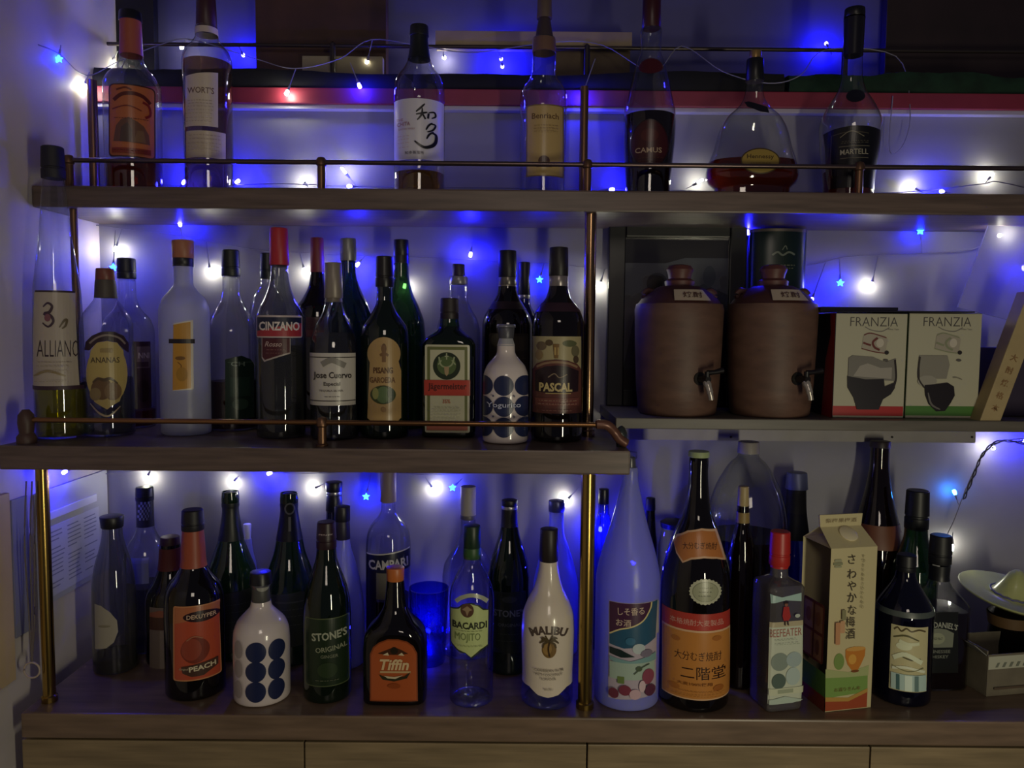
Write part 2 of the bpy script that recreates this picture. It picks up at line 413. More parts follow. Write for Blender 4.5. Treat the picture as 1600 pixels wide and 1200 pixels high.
# right shelf, with the screwed batten under it
rs = empty('wall_shelf', (P(962, 670, 1.27).x, 1.27, Z_RS), 'thin grey brown shelf on the right carrying clay jars and boxes', 'shelf')
ox = rs.location.x
bm = bmesh.new(); box(bm, 0, 1.5-ox, 0, .229, -(Z_RS-P(1200, 672, 1.27).z), 0, .0015); new_obj('board', bm, mat('#5c564e', .45, 0, .2, 9, .03, (1, 8, 8)), rs, False)
zb1 = P(1200, 672, 1.27).z-Z_RS-.0005; zb0 = P(1200, 690, 1.46).z-Z_RS
bm = bmesh.new(); box(bm, .012, P(1527, 690, 1.46).x-ox, .195, .229, zb0, zb1, .001); new_obj('batten', bm, mat('#a09a98', .5, 0, .1, 20), rs, False)
for x in (1142, 1394, 1519):
    q = P(x, 683, 1.464); bm = bmesh.new(); tube(bm, [(q.x-ox, .1935, q.z-Z_RS), (q.x-ox, .196, q.z-Z_RS)], .0022, 10); new_obj('screw', bm, mat('#3a3734', .4, .8), rs)
# rails
def rail(label, py_l, py_r, x_l, x_r, Yr, posts, zbase, r, m):
    a = P(x_l, py_l, Yr); b = P(x_r, py_r, Yr); zz = (a.z+b.z)/2
    root = empty('gallery_rail', (0, Yr, zbase), label, 'rail')
    bm = bmesh.new(); tube(bm, [(a.x, 0, zz-zbase), (b.x, 0, zz-zbase)], r, 14); new_obj('bar', bm, m, root)
    for px in posts:
        X = P(px, (py_l+py_r)/2, Yr).x; h = zz-zbase
        bm = bmesh.new(); lathe(bm, [(0, .0095), (.002, .0095), (.004, .0068), (h-.007, .0066), (h-.005, .0085), (h+.003, .0085), (h+.0075, .006), (h+.009, .002)], 20, 0, (X, 0)); new_obj('post', bm, BRASS_D, root)
    return root, zz
RT, zrt = rail('dark metal rail along the front of the top shelf', 247, 268, 98, 1800, 1.325, (108, 502, 918, 1343), Z_TOP, .0040, mat('#6a5a58', .3, .9))
RM, zrm = rail('brass coloured rail along the front of the middle shelf', 655, 665, 48, 935, 1.175, (503,), Z_MID, .0040, mat('#9a7048', .28, .95))
# carved end arms of the middle rail
bm = bmesh.new(); q = [P(930, 663, 1.175), P(948, 664, 1.175), P(960, 675, 1.18), P(968, 686, 1.18), P(980, 694, 1.18)]
tube(bm, smooth_path([(p.x, p.y-1.175, p.z-Z_MID) for p in q], 5), [.004]+[.0075]*19+[.006], 12); new_obj('end_arm', bm, mat('#6e4a3c', .35, .3), RM)
bm = bmesh.new(); q = P(40, 640, 1.175); lathe(bm, [(0, .014), (.01, .014), (.016, .010), (.032, .012), (q.z-Z_MID-.008, .011), (q.z-Z_MID, .005)], 20, 0, (P(42, 690, 1.175).x, 0)); new_obj('end_post', bm, mat('#4a342c', .5), RM)
bm = bmesh.new(); q = P(985, 675, 1.2); lathe(bm, [(0, .0075), (.010, .0085), (.017, .010), (.022, .009), (.030, .005), (.033, .001)], 18, 0, (xm1-.008, .02)); new_obj('finial', bm, mat('#5a6058', .25, .8), RM)
# poles
def pole(label, px, py, Y, z0, z1, r=.0082, m=BRASS):
    X = P(px, py, Y).x; root = empty('brass_pole', (X, Y, z0+.0003), label, 'pole', 'brass poles between the shelves'); h = z1-z0-.0006
    bm = bmesh.new(); lathe(bm, [(0, r), (h, r)], 28); new_obj('tube', bm, m, root)
    bm = bmesh.new(); lathe(bm, [(0, r*1.25), (.009, r*1.25), (.011, r*1.02)], 28); new_obj('collar', bm, m, root)
zmb = P(800, 741, 1.15).z; ztb = P(800, 330, 1.29).z
pole('brass pole at the left end between countertop and middle shelf', 71, 900, 1.205, Z_CT, zmb, .0095)
pole('brass pole between the countertop and the right end of the middle shelf', 917, 900, 1.200, Z_CT, zmb, .0115)
pole('thin dark brass pole at left between middle and top shelf', 117, 400, 1.31, Z_MID, ztb, .0060, BRASS_D)
pole('brass pole at right between middle and top shelf', 921, 480, 1.31, Z_MID, ztb, .0098, mat('#9a7c5c', .2, 1.0))
zt2 = z_ledge-.002
pole('short brass pole standing on the left end of the top shelf', 146, 210, 1.44, Z_TOP, zt2, .0085, BRASS_D)
pole('short brass pole standing on the top shelf right of centre', 912, 225, 1.42, Z_TOP, z_ledge-.012, .0075, BRASS_D)
# rail beyond the ledge
a = P(120, 62, 1.55); b = P(1650, 85, 1.55)
ur = empty('gallery_rail', (0, 1.55, z_ledge), 'thin dark rail high behind the bottles above the red trim', 'rail')
zu = P(800, 74, 1.55).z-z_ledge
bm = bmesh.new(); tube(bm, [(a.x, 0, zu), (b.x, 0, zu)], .0036, 10); new_obj('bar', bm, mat('#4c4440', .35, .7), ur)
for px in (122, 520, 917, 1320):
    X = P(px, 90, 1.55).x; bm = bmesh.new(); lathe(bm, [(0, .006), (zu+.004, .006), (zu+.008, .002)], 14, 0, (X, 0)); new_obj('post', bm, mat('#3c3634', .4, .6), ur)
def flat_panel(name, label, cat, x0, y0, x1, y1, Y, th, m, zbot=None, tilt=0):
    a = P(x0, y1, Y); b = P(x1, y0, Y); zb = a.z if zbot is None else zbot
    bm = bmesh.new(); box(bm, 0, b.x-a.x, 0, th, 0, b.z-zb, .0015); o = new_obj(name, bm, m, smooth=False); o.location = (a.x, Y, zb); return tag(o, label, cat)
zl = z_ledge+.0004
flat_panel('dark_board', 'dark brown wooden board standing high behind the rail, left of centre', 'board', 400, -60, 603, 110, 1.578, .03, mat('#4a3026', .55, 0, .3, 12), zl)
flat_panel('black_panel', 'black panel standing in the upper left corner above the ledge', 'panel', 104, -60, 238, 100, 1.585, .02, mat('#0e0d10', .5), zl)
flat_panel('dark_board', 'dark reddish brown board added to darken the wall above the green cloth', 'board', 1382, -60, 1660, 108, 1.585, .02, mat('#2a1c20', .6, 0, .3, 10), zl)  # added board: its dark colour stands in for shade on the unlit wall
flat_panel('cardboard_strip', 'long beige cardboard strip lying on the rail top behind the bottles', 'cardboard', 680, 50, 988, 74, 1.556, .03, mat('#a08d74', .7, 0, .1, 25), z_ledge+zu+.004)
flat_panel('beige_box', 'small beige box on the ledge below the dark board', 'box', 472, 88, 598, 108, 1.557, .018, mat('#9a8f78', .6), zl)
flat_panel('brown_box', 'brown cardboard box on the ledge beneath the beige strip', 'box', 868, 80, 985, 108, 1.566, .05, mat('#5a4a3c', .7), zl)
def cloth(name, label, x0, x1, hpx, Y0, m, seed):
    random.seed(seed); a = P(x0, 135, Y0).x; b = P(x1, 135, Y0).x; bm = bmesh.new(); n = 60; rows = []
    for i in range(n+1):
        t = i/n; h = hpx*(1+.10*math.sin(7*t+seed)+.06*math.sin(23*t+seed)+.05*random.random())*Y0/F; X = (b-a)*t
        dy = .004*math.sin(11*t+seed)
        rows.append([bm.verts.new((X, dy, 0)), bm.verts.new((X, -.003+dy, h*.5)), bm.verts.new((X, .004+dy, h*.92)), bm.verts.new((X, .02, h)), bm.verts.new((X, .034, h*.9)), bm.verts.new((X, .038, 0))])
    for A, B in zip(rows, rows[1:]):
        for k in range(6): bm.faces.new((A[k], A[(k+1) % 6], B[(k+1) % 6], B[k]))
    bm.faces.new(rows[0]); bm.faces.new(rows[-1][::-1])
    o = new_obj(name, bm, m); o.location = (a, Y0, zl); return tag(o, label, 'cloth')
cloth('folded_cloth', 'long black folded cloth lying on the ledge above the red trim', 60, 1225, 30, 1.49, mat('#0d0d12', .8, 0, .2, 40), 1)
cloth('folded_cloth', 'dark green folded cloth on the ledge at the upper right', 1232, 1640, 33, 1.49, mat('#123020', .85, 0, .4, 30), 4)

# ================================================================ LEFT WALL: white board, notice, strip, hanging things
def on_left(name, quadlike, X, m, th, label=None, cat=None, art=None):
    """quadlike: (Y0, Y1, z0, z1) rectangle on the left wall, facing +X"""
    Y0, Y1, z0, z1 = quadlike; bm = bmesh.new(); box(bm, 0, th, 0, Y1-Y0, 0, z1-z0, .0006)
    o = new_obj(name, bm, m, smooth=False); o.location = (X, Y0, z0)
    if label: tag(o, label, cat)
    return o
def leftpt(px, py, X):
    d = ray(px, py); q = CAM+d*((X-CAM.x)/d.x); return q
p1 = leftpt(85, 768, -.798); p2 = leftpt(155, 892, -.798)
wb = on_left('white_board', (1.27, 1.495, leftpt(155, 897, -.798).z, leftpt(140, 742, -.798).z), -.7995, mat('#b9bac6', .4), .004, 'white board fixed to the left wall under the middle shelf', 'board')
s1 = leftpt(120, 788, -.795); st = on_left('light_strip_cover', (1.285, leftpt(149, 775, -.795).y, s1.z-.008, s1.z+.006), -.795, mat('#dedff0', .3), .003, 'pale plastic strip above the notice on the left wall', 'strip')
n0 = leftpt(156, 840, -.795)
ny1 = leftpt(155, 840, -.795).y; nz1 = leftpt(156, 790, -.795).z; nz0 = leftpt(155, 890, -.795).z
nt = on_left('paper_notice', (1.29, ny1, nz0, nz1), -.795, mat('#c6c7d6', .6), .001, 'printed paper notice pinned on the white board at left', 'notice')
bm = bmesh.new(); Wd = ny1-1.29; Hh = nz1-nz0
random.seed(3)
for c in range(3):
    for r_ in range(14):
        if random.random() < .15: continue
        y0 = .01+c*(Wd-.01)/3; z0 = Hh-.012-r_*.0075; L_ = (Wd/3-.012)*random.uniform(.6, 1); x = .0013
        vs = [bm.verts.new(v) for v in ((x, y0, z0), (x, y0+L_, z0), (x, y0+L_, z0+.0022), (x, y0, z0+.0022))]; bm.faces.new(vs)
new_obj('print', bm, mat('#8486a0', .6), nt, False)
# tall panel in the lower left corner
q0 = leftpt(21, 900, -.79)
lp = on_left('menu_panel', (1.05, q0.y, leftpt(20, 1066, -.79).z, leftpt(10, 772, -.79).z), -.7995, mat('#cdb48a', .5, 0, .1, 9), .008, 'beige panel hanging on the left wall at the lower left edge', 'panel')
lp2 = on_left('menu_panel', (q0.y+.012, leftpt(52, 860, -.79).y, leftpt(45, 990, -.79).z, leftpt(45, 775, -.79).z), -.7995, mat('#8d8d9c', .5, 0, .1, 9), .003, 'grey sheet on the left wall behind the hanging cords', 'sheet')
# pull cord with ring
pc = empty('pull_cord', P(50, 1047, 1.19), 'white cords with a ring hanging at the lower left beside the brass pole', 'cord')
cm = mat('#b8a898', .5)
org = pc.location.copy()
def rel(p): return (p.x-org.x, p.y-org.y, p.z-org.z)
for dx in (-6, 0, 5):
    bm = bmesh.new(); tube(bm, smooth_path([rel(P(50+dx*1.5, 752, 1.195)), rel(P(47+dx*1.4, 850, 1.19)), rel(P(50+dx*.8, 960, 1.19)), rel(P(50, 1036, 1.19))], 8), .0011, 6); new_obj('cord', bm, mat('#6a6060', .6), pc)
bm = bmesh.new(); tube(bm, [(.0125*math.cos(t*math.pi/14), 0, .0125*math.sin(t*math.pi/14)) for t in range(29)], .0016, 8, cap=False); new_obj('ring', bm, cm, pc)

# ================================================================ LED STRINGS
def string_light(label, Y, wire, bulbs, zr=0):
    """wire: points (px, py, Y); bulbs: (px, py, kind, Y, (wire point px, py))"""
    w0 = P(*wire[0]); root = empty('string_lights', w0, label, 'string lights', 'strings of blue and white lights')
    wm = mat('#8a8794', .4); bm = bmesh.new()
    tube(bm, smooth_path([P(*q)-w0 for q in wire], 5), .0010, 6)
    new_obj('wire', bm, wm, root)
    for b in bulbs:
        px, py, kind, Yb = b[:4]; c = P(px, py, Yb)-w0
        up = P(b[4][0], b[4][1], b[4][2] if len(b[4]) > 2 else Yb)-w0 if len(b) > 4 else c+Vector((.004, 0, .022))
        d = (up-c).normalized(); bm = bmesh.new()
        tip = {'b': 'blue_bulb', 's': 'blue_bulb', 'a': 'blue_bulb', 'w': 'white_bulb', 't': 'white_bulb'}[kind]
        em = {'b': E_BLUE, 's': E_BLUE, 'a': E_CYAN, 'w': E_WHITE, 't': E_WHITE}[kind]
        if kind == 's':   # five-petalled plastic flower
            r1, r0 = .0075, .0036; n = 10; pts = [(r*math.cos(math.pi*i/5+.3), r*math.sin(math.pi*i/5+.3)) for i in range(10) for r in [(r1 if i % 2 == 0 else r0)]]
            F1 = [bm.verts.new((c.x+a, c.y-.0018, c.z+e_)) for a, e_ in pts]; F2 = [bm.verts.new((c.x+a, c.y+.0018, c.z+e_)) for a, e_ in pts]
            bm.faces.new(F1); bm.faces.new(F2[::-1])
            for i in range(n): bm.faces.new((F1[i], F2[i], F2[(i+1) % n], F1[(i+1) % n]))
            em = E_STAR
        else:
            rr = .0036 if kind != 't' else .0022
            ln = .006 if kind != 't' else .011
            tube(bm, [c-d*.0038, c-d*.003, c, c+d*ln], [.0008, rr*.8, rr, rr*.72], 10)
        new_obj(tip, bm, em, root)
        bm = bmesh.new(); s_ = c+d*(.0062 if kind != 't' else .0112)
        tube(bm, [s_, s_+d*.010], [.0026, .0018], 8); tube(bm, smooth_path([s_+d*.009, (s_+d*.018+up)/2, up], 4), .0009, 6)
        new_obj('bulb_stem', bm, wm, root)
    return root
E_STAR = emit('blue_flower', (.0012, .009, 1.0), 75.0)
YB = 1.486
string_light('string of lights hung along the red trim above the top shelf', 1.47,
 [(60, 70, 1.30), (92, 84, 1.36), (135, 118, 1.44), (185, 96, 1.50), (250, 70, 1.535), (300, 62, 1.537), (400, 92, 1.53), (460, 107, 1.475), (530, 92, 1.475), (580, 62, 1.53), (660, 72, 1.537), (740, 82, 1.537), (860, 66, 1.53), (940, 70, 1.53), (1020, 112, 1.475), (1065, 72, 1.53), (1130, 112, 1.475), (1200, 130, 1.475), (1250, 118, 1.475), (1290, 78, 1.53), (1400, 88, 1.53), (1422, 170, 1.475), (1412, 225, 1.475), (1390, 235, 1.475), (1395, 150, 1.475)],
 [(92, 92, 's', 1.375), (131, 136, 'w', 1.45, (140, 112, 1.45)), (175, 97, 'w', 1.574, (184, 80, 1.55)), (187, 113, 'w', 1.574, (196, 92, 1.55)), (284, 74, 'w', 1.575, (292, 60, 1.55)), (380, 86, 'b', 1.60, (372, 70, 1.56)),
  (448, 146, 'w', 1.462, (462, 108, 1.475)), (573, 99, 'w', 1.56, (582, 62, 1.53)), (562, 135, 'b', 1.462, (547, 98, 1.475)), (694, 90, 'w', 1.60, (690, 74, 1.55)), (785, 104, 'b', 1.60, (783, 84, 1.55)), (783, 92, 'b', 1.60, (776, 78, 1.55)),
  (910, 148, 'b', 1.458, (930, 92, 1.475)), (1291, 68, 'b', 1.60, (1300, 86, 1.55))])
string_light('string of lights lying on the top shelf along the wall', 1.47,
 [(120, 292, 1.47), (200, 288, 1.48), (330, 290, 1.48), (440, 287, 1.48), (560, 291, 1.47), (700, 293, 1.48), (900, 295, 1.48), (1060, 298, 1.47), (1250, 300, 1.48), (1400, 301, 1.48), (1530, 288, 1.475), (1560, 284, 1.475), (1640, 303, 1.48)],
 [(288, 284, 'b', 1.47, (284, 289, 1.475)), (372, 283, 'b', 1.475, (362, 290, 1.48)), (472, 280, 'w', 1.48, (480, 290, 1.48)), (535, 264, 't', 1.47, (556, 290, 1.47)), (545, 291, 'b', 1.45, (560, 292, 1.47)), (957, 296, 'b', 1.46, (940, 297, 1.48)), (1096, 282, 't', 1.478, (1072, 295, 1.47)),
  (1425, 291, 'w', 1.486, (1440, 300, 1.48)), (1471, 299, 'b', 1.465, (1485, 301, 1.48)), (1550, 273, 'w', 1.484, (1540, 286, 1.475)), (105, 246, 'b', 1.44, (115, 292, 1.46))])
string_light('string of lights along the wall behind the middle shelf bottles', 1.48,
 [(150, 352, 1.49), (215, 360, 1.49), (280, 368, 1.49), (350, 382, 1.49), (420, 392, 1.49), (500, 396, 1.49), (560, 400, 1.49), (640, 402, 1.49), (735, 406, 1.49), (800, 410, 1.49), (870, 412, 1.49), (940, 420, 1.49), (1150, 425, 1.49), (1260, 415, 1.49), (1320, 402, 1.49), (1400, 398, 1.49), (1480, 393, 1.49), (1530, 386, 1.48), (1560, 360, 1.48)],
 [(281, 349, 'b', 1.475, (284, 368, 1.49)), (177, 418, 's', 1.44, (180, 360, 1.485)), (180, 390, 'w', 1.482, (190, 358, 1.49)), (328, 424, 'w', 1.486, (322, 378, 1.49)), (476, 424, 'w', 1.478, (468, 395, 1.49)), (558, 414, 'b', 1.475, (570, 400, 1.49)), (632, 448, 'w', 1.484, (640, 404, 1.49)), (735, 399, 'b', 1.483), (843, 437, 's', 1.480, (850, 412, 1.49)), (937, 446, 'w', 1.480, (945, 420, 1.49)), (1168, 362, 'b', 1.478, (1170, 420, 1.49)),
  (1438, 361, 's', 1.478, (1441, 396, 1.49)), (1313, 442, 's', 1.480, (1312, 403, 1.49)), (1362, 446, 'w', 1.484, (1372, 400, 1.49)), (1562, 368, 'w', 1.418, (1556, 362, 1.47)), (1600, 420, 'b', 1.470, (1590, 380, 1.48)), (1268, 470, 'b', 1.465, (1290, 410, 1.49))])
string_light('string of lights along the wall under the middle shelf', 1.48,
 [(150, 742, 1.49), (228, 735, 1.49), (360, 735, 1.49), (490, 740, 1.49), (580, 735, 1.49), (660, 742, 1.49), (720, 740, 1.49), (800, 732, 1.49), (900, 742, 1.49), (940, 780, 1.49), (952, 850, 1.485), (962, 870, 1.45)],
 [(100, 738, 'b', 1.32, (112, 732, 1.34)), (228, 748, 'w', 1.484, (236, 734, 1.49)), (361, 756, 'w', 1.484, (372, 745, 1.49)), (487, 765, 'w', 1.485, (506, 756, 1.49)), (572, 776, 's', 1.476, (580, 740, 1.49)), (678, 766, 'w', 1.486, (664, 745, 1.49)), (707, 762, 's', 1.472, (722, 748, 1.49)), (884, 783, 'w', 1.486, (904, 762, 1.49)), (938, 828, 'b', 1.476, (938, 792, 1.49)), (668, 985, 'b', 1.46, (690, 1000, 1.48)), (990, 880, 'b', 1.40, (960, 860, 1.48)), (420, 740, 'b', 1.484, (430, 736, 1.49))])
string_light('string of lights with twisted dark cable hanging at the right edge', 1.45,
 [(1640, 700, 1.42), (1600, 686, 1.42), (1560, 692, 1.42), (1535, 712, 1.44), (1520, 740, 1.45), (1505, 775, 1.46), (1492, 810, 1.47), (1480, 835, 1.475)],
 [(1491, 768, 'a', 1.482, (1498, 788, 1.48)), (1488, 858, 't', 1.482, (1489, 832, 1.476)), (1552, 700, 'w', 1.475, (1548, 700, 1.44)), (1598, 688, 'b', 1.47, (1590, 690, 1.43))])
bm = bmesh.new(); o0 = P(1535, 712, 1.43)
for ph in (0, math.pi):
    pts = smooth_path([P(a, b, 1.43) for a, b in ((1660, 706), (1600, 693), (1560, 690), (1536, 710), (1522, 742), (1506, 780))], 10)
    tube(bm, [p-o0+Vector((.0016*math.cos(i*.7+ph), .0016*math.sin(i*.7+ph), .0016*math.sin(i*.7+ph))) for i, p in enumerate(pts)], .0013, 6)
o = new_obj('twisted_cable', bm, mat('#3c3844', .5)); o.location = o0; tag(o, 'dark twisted pair cable looping down the wall at the right edge', 'cable')
# ================================================================ BOTTLES: top shelf
GT, GM, GC = 'bottles on the top shelf', 'bottles on the middle shelf', 'bottles on the countertop'
DK = '#2a1a1e'
def T(s, cx, cy, h, col, **o): return ('txt', s, cx, cy, h, col, o)
def small_lines(x0, x1, ys, col, w=.9):
    random.seed(int(x0*7+ys[0])); out = []
    for y in ys:
        x = x0+random.uniform(0, 3)
        while x < x1-2:
            l = random.uniform(2, 6); out.append(('rect', x, y-w/2, min(x+l, x1), y+w/2, col)); x += l+1.6
    return out
bottle('clear bottle with orange label and orange neck wrap, leftmost on the top shelf', 207, 1.40, Z_TOP, G_CLEAR,
 [(30, 15), (90, 17), (105, 22), (122, 36), (138, 42), (180, 42), (290, 41)],
 [('cap', 19, 34, 16, 17, BLK), ('sleeve', 30, 88, mat('#a8543a', .45)), ('liquid', 256, L_AMBER),
  ('label', [('rr', 170, 132, 244, 246, '#3c1c14', 7), ('rr', 172, 134, 242, 244, '#b8683c', 6), ('line', [(178, 158), (190, 149), (207, 146), (224, 149), (236, 158)], 6, '#5a2018'), ('line', [(182, 142), (196, 138), (206, 141)], 3, '#6a2a1c'),
   ('line', [(224, 158), (234, 163), (236, 176), (228, 182)], 4, '#7a2018'), ('line', [(176, 172), (200, 166), (222, 172)], 2, '#7a3020'), ('poly', [(178, 222), (182, 198), (190, 188), (202, 184), (216, 190), (226, 196), (234, 208), (236, 224)], '#6c4838'), ('poly', [(188, 222), (190, 200), (200, 192), (208, 204), (206, 222)], '#54403a'), ('poly', [(210, 222), (216, 204), (226, 204), (230, 222)], '#7c5c44'), ('rect', 176, 232, 238, 240, '#8a3424')]+small_lines(178, 236, (186, 236), '#5a2018'))], group=GT)
bottle('tall clear bottle with two cream paper labels and brown cap on the top shelf', 325, 1.39, Z_TOP, G_CLEAR,
 [(42, 16), (58, 17), (68, 22), (82, 33), (96, 37), (150, 37), (288, 36)],
 [('cap', -12, 46, 14, 16, mat('#3c1c22', .4)), ('sleeve', 46, 56, mat('#c8b8a8', .5), 'neck_band'), ('liquid', 100, L_WHISKY),
  ('label', [('poly', [(290, 119), (341, 112), (341, 198), (290, 198)], '#cfc0ae'), T("WORT'S", 314, 142, 10, '#6a5048', w=42)]+small_lines(293, 336, (158, 163, 168, 174, 180, 187, 193), '#a08c7c', .8), 'neck_label'),
  ('label', [('rect', 291, 205, 353, 247, '#c4b4a0')]+small_lines(295, 349, (212, 218, 225, 231, 237), '#a49080', .9))], group=GT)
bottle('clear whisky bottle with white label and bold black brush characters on the top shelf', 655, 1.40, Z_TOP, G_CLEAR,
 [(55, 13), (66, 13.5), (92, 17), (108, 24), (124, 35), (140, 39.5), (200, 40), (293, 39)],
 [('cap', 41, 58, 14, 15, mat('#1c1c20', .4)), ('sleeve', 58, 94, mat('#14181a', .35)), ('liquid', 273, L_GOLD),
  ('label', [('rect', 616, 155, 694, 250, '#d8d4e2'),
    ('line', [(664, 163), (657, 170), (650, 176)], 3.4, '#15131c', 1), ('line', [(650, 180), (660, 178), (668, 176)], 3.2, '#15131c', 1), ('line', [(660, 170), (659, 180), (652, 189)], 3.2, '#15131c', 1), ('line', [(661, 180), (665, 187)], 3, '#15131c', 1), ('line', [(670, 178), (669, 186)], 3.2, '#15131c'), ('line', [(670, 177), (679, 175), (681, 181), (675, 185)], 2.8, '#15131c', 1),
    ('line', [(676, 192), (670, 197), (666, 204)], 3, '#15131c', 1), ('line', [(673, 194), (681, 195), (677, 203), (668, 207)], 2.8, '#15131c', 1), ('line', [(678, 206), (671, 211), (667, 218)], 3, '#15131c', 1), ('line', [(676, 208), (682, 211), (681, 222), (674, 229), (662, 231), (648, 222)], 5.2, '#15131c', 1),
    T('THE', 625, 188, 4, '#b08890'), T('CHITA', 631, 195, 6, '#a0707c', w=20), T('SUNTORY WHISKY', 636, 203, 2.6, '#b08890', w=26), T('知多蒸溜所', 648, 240, 5, '#55505c', w=30)]+small_lines(622, 642, (214, 219, 225, 232), '#c4a8ac', .7))], group=GT)
bottle('clear bottle with tan rectangular label and cork top on the top shelf', 849, 1.40, Z_TOP, G_CLEAR,
 [(60, 17), (78, 18), (112, 18.5), (124, 22), (140, 33), (152, 36.5), (200, 36.5), (295, 35)],
 [('cap', -6, 30, 11, 12, mat('#5c4a42', .6)), ('sleeve', 62, 84, mat('#6a4c40', .6)), ('cap', 28, 64, 9, 15, mat('#3c2e34', .6), '', 'stopper'),
  ('label', [('rr', 822, 164, 881, 276, '#7a6440', 2), ('rr', 824, 166, 879, 274, '#b89c68', 2), T('Benriach', 852, 182, 9, '#5c4028', w=42), ('ell', 850, 252, 9, 8, '#5a3c30'), ('poly', [(841, 254), (859, 254), (862, 262), (838, 262)], '#5a3c30')]+small_lines(832, 872, (197, 202, 207), '#8a7048', .8))], group=GT)
bottle('cone-shouldered bottle of dark cognac with dark red seal on the top shelf', 1015, 1.40, Z_TOP, G_CLEAR,
 [(46, 16), (52, 17), (62, 16), (82, 16), (96, 21), (112, 25), (150, 34), (180, 40), (200, 40.5), (296, 35)],
 [('cap', -14, 46, 14, 14.5, mat('#3a1018', .35)), ('liquid', 183, L_DARK),
  ('label', [('scal', 1017, 99, 19, 13, '#451019')], 'wax_seal'),
  ('label', [('ell', 1015, 225, 30, 38, '#24090c'), ('ell', 1015, 225, 28, 36, '#3a0e12'), ('ell', 1015, 212, 14, 10, '#4a1a18'), T('CAMUS', 1013, 235, 8, '#a89078', w=42)]+small_lines(995, 1036, (247, 252, 262), '#5a3024', .8))], group=GT)
bottle('wide round decanter bottle with glowing amber cognac and oval gold label', 1177, 1.39, Z_TOP, G_CLEAR,
 [(96, 13), (125, 13), (150, 15), (165, 22), (185, 42), (205, 52), (235, 60), (255, 67), (272, 71), (286, 68), (296, 58)],
 [('cap', 80, 95, 9, 9, mat('#a08050', .35, .6)), ('cap', 93, 128, 13, 14, BLK, '', 'stopper'), ('liquid', 254, L_AMBER),
  ('label', [('poly', [(1163, 150), (1170, 150), (1199, 160), (1202, 172), (1188, 170), (1168, 160)], '#15101a')], 'neck_band'),
  ('label', [('ell', 1188, 252, 31, 21, '#4c3c20'), ('ell', 1188, 252, 29, 19, '#9c8440'), T('Hennessy', 1188, 246, 9, '#3c2a18', w=42)]+small_lines(1170, 1206, (256, 260), '#5c4824', .8))], n=2.4, dr=.62, group=GT)
bottle('cognac bottle with tall black capsule and tapered black label, rightmost on the top shelf', 1330, 1.40, Z_TOP, G_CLEAR,
 [(30, 15), (90, 14), (118, 15), (140, 20), (165, 34), (188, 44), (198, 46), (230, 44), (297, 37)],
 [('cap', 14, 28, 15, 15.5, BLK), ('sleeve', 30, 88, mat('#14131c', .3)), ('sleeve', 26, 30, SILV, 'ring', .0012), ('liquid', 270, L_AMBER),
  ('label', [('scal', 1337, 146, 15, 12, '#121018')], 'seal'),
  ('label', [('poly', [(1284, 202), (1302, 199), (1330, 197), (1358, 198), (1376, 201), (1371, 262), (1366, 292), (1294, 292), (1289, 262)], '#0d0c10'), ('line', [(1299, 208), (1297, 248), (1300, 275)], 1.2, '#4a4438'), ('line', [(1300, 209), (1330, 206), (1357, 209)], 1.2, '#4a4438'), ('line', [(1312, 214), (1330, 205), (1350, 214)], 1.2, '#7a7460'), T('MARTELL', 1334, 237, 8, '#9a9484', w=44), ('rect', 1310, 228, 1358, 229, '#6a6454'), ('rect', 1312, 246, 1356, 247, '#6a6454')]+small_lines(1312, 1356, (221, 224), '#5a5444', .8))], group=GT)

# ================================================================ middle shelf
bottle('very tall slim bottle with black cap and yellow liquid, far left middle shelf', 90, 1.245, Z_MID, glass('pale', (.90, .92, .92), (.4, .44, .48)),
 [(275, 14), (300, 17), (360, 22), (420, 29), (455, 33), (520, 35), (600, 36), (693, 34)],
 [('cap', 230, 280, 16, 17, mat('#1c1a20', .6), 'ring'), ('liquid', 606, L_YEL), ('sleeve', 601, 607, mat('#3a2430', .5), 'band'),
  ('label', [('poly', [(54, 455), (124, 455), (126, 605), (52, 605)], '#b8ac9c'), ('rect', 55, 454, 124, 457, '#3a2a30'), T('ALLIANO', 92, 545, 26, '#33242c', w=68, b=-.01),
   ('line', [(68, 480), (75, 474), (82, 479), (78, 488), (70, 491), (80, 494), (84, 503), (76, 511), (67, 505)], 5, '#43303c', 1), ('ell', 75, 497, 5, 6, '#84545c'), ('line', [(94, 512), (101, 502), (106, 500), (104, 509), (98, 514)], 4, '#6a5c44', 1), ('line', [(54, 588), (75, 580), (104, 588)], 4, '#94825c', 1)]+small_lines(58, 118, (566, 572, 580, 596), '#9a8c78', .8))], group=GM)
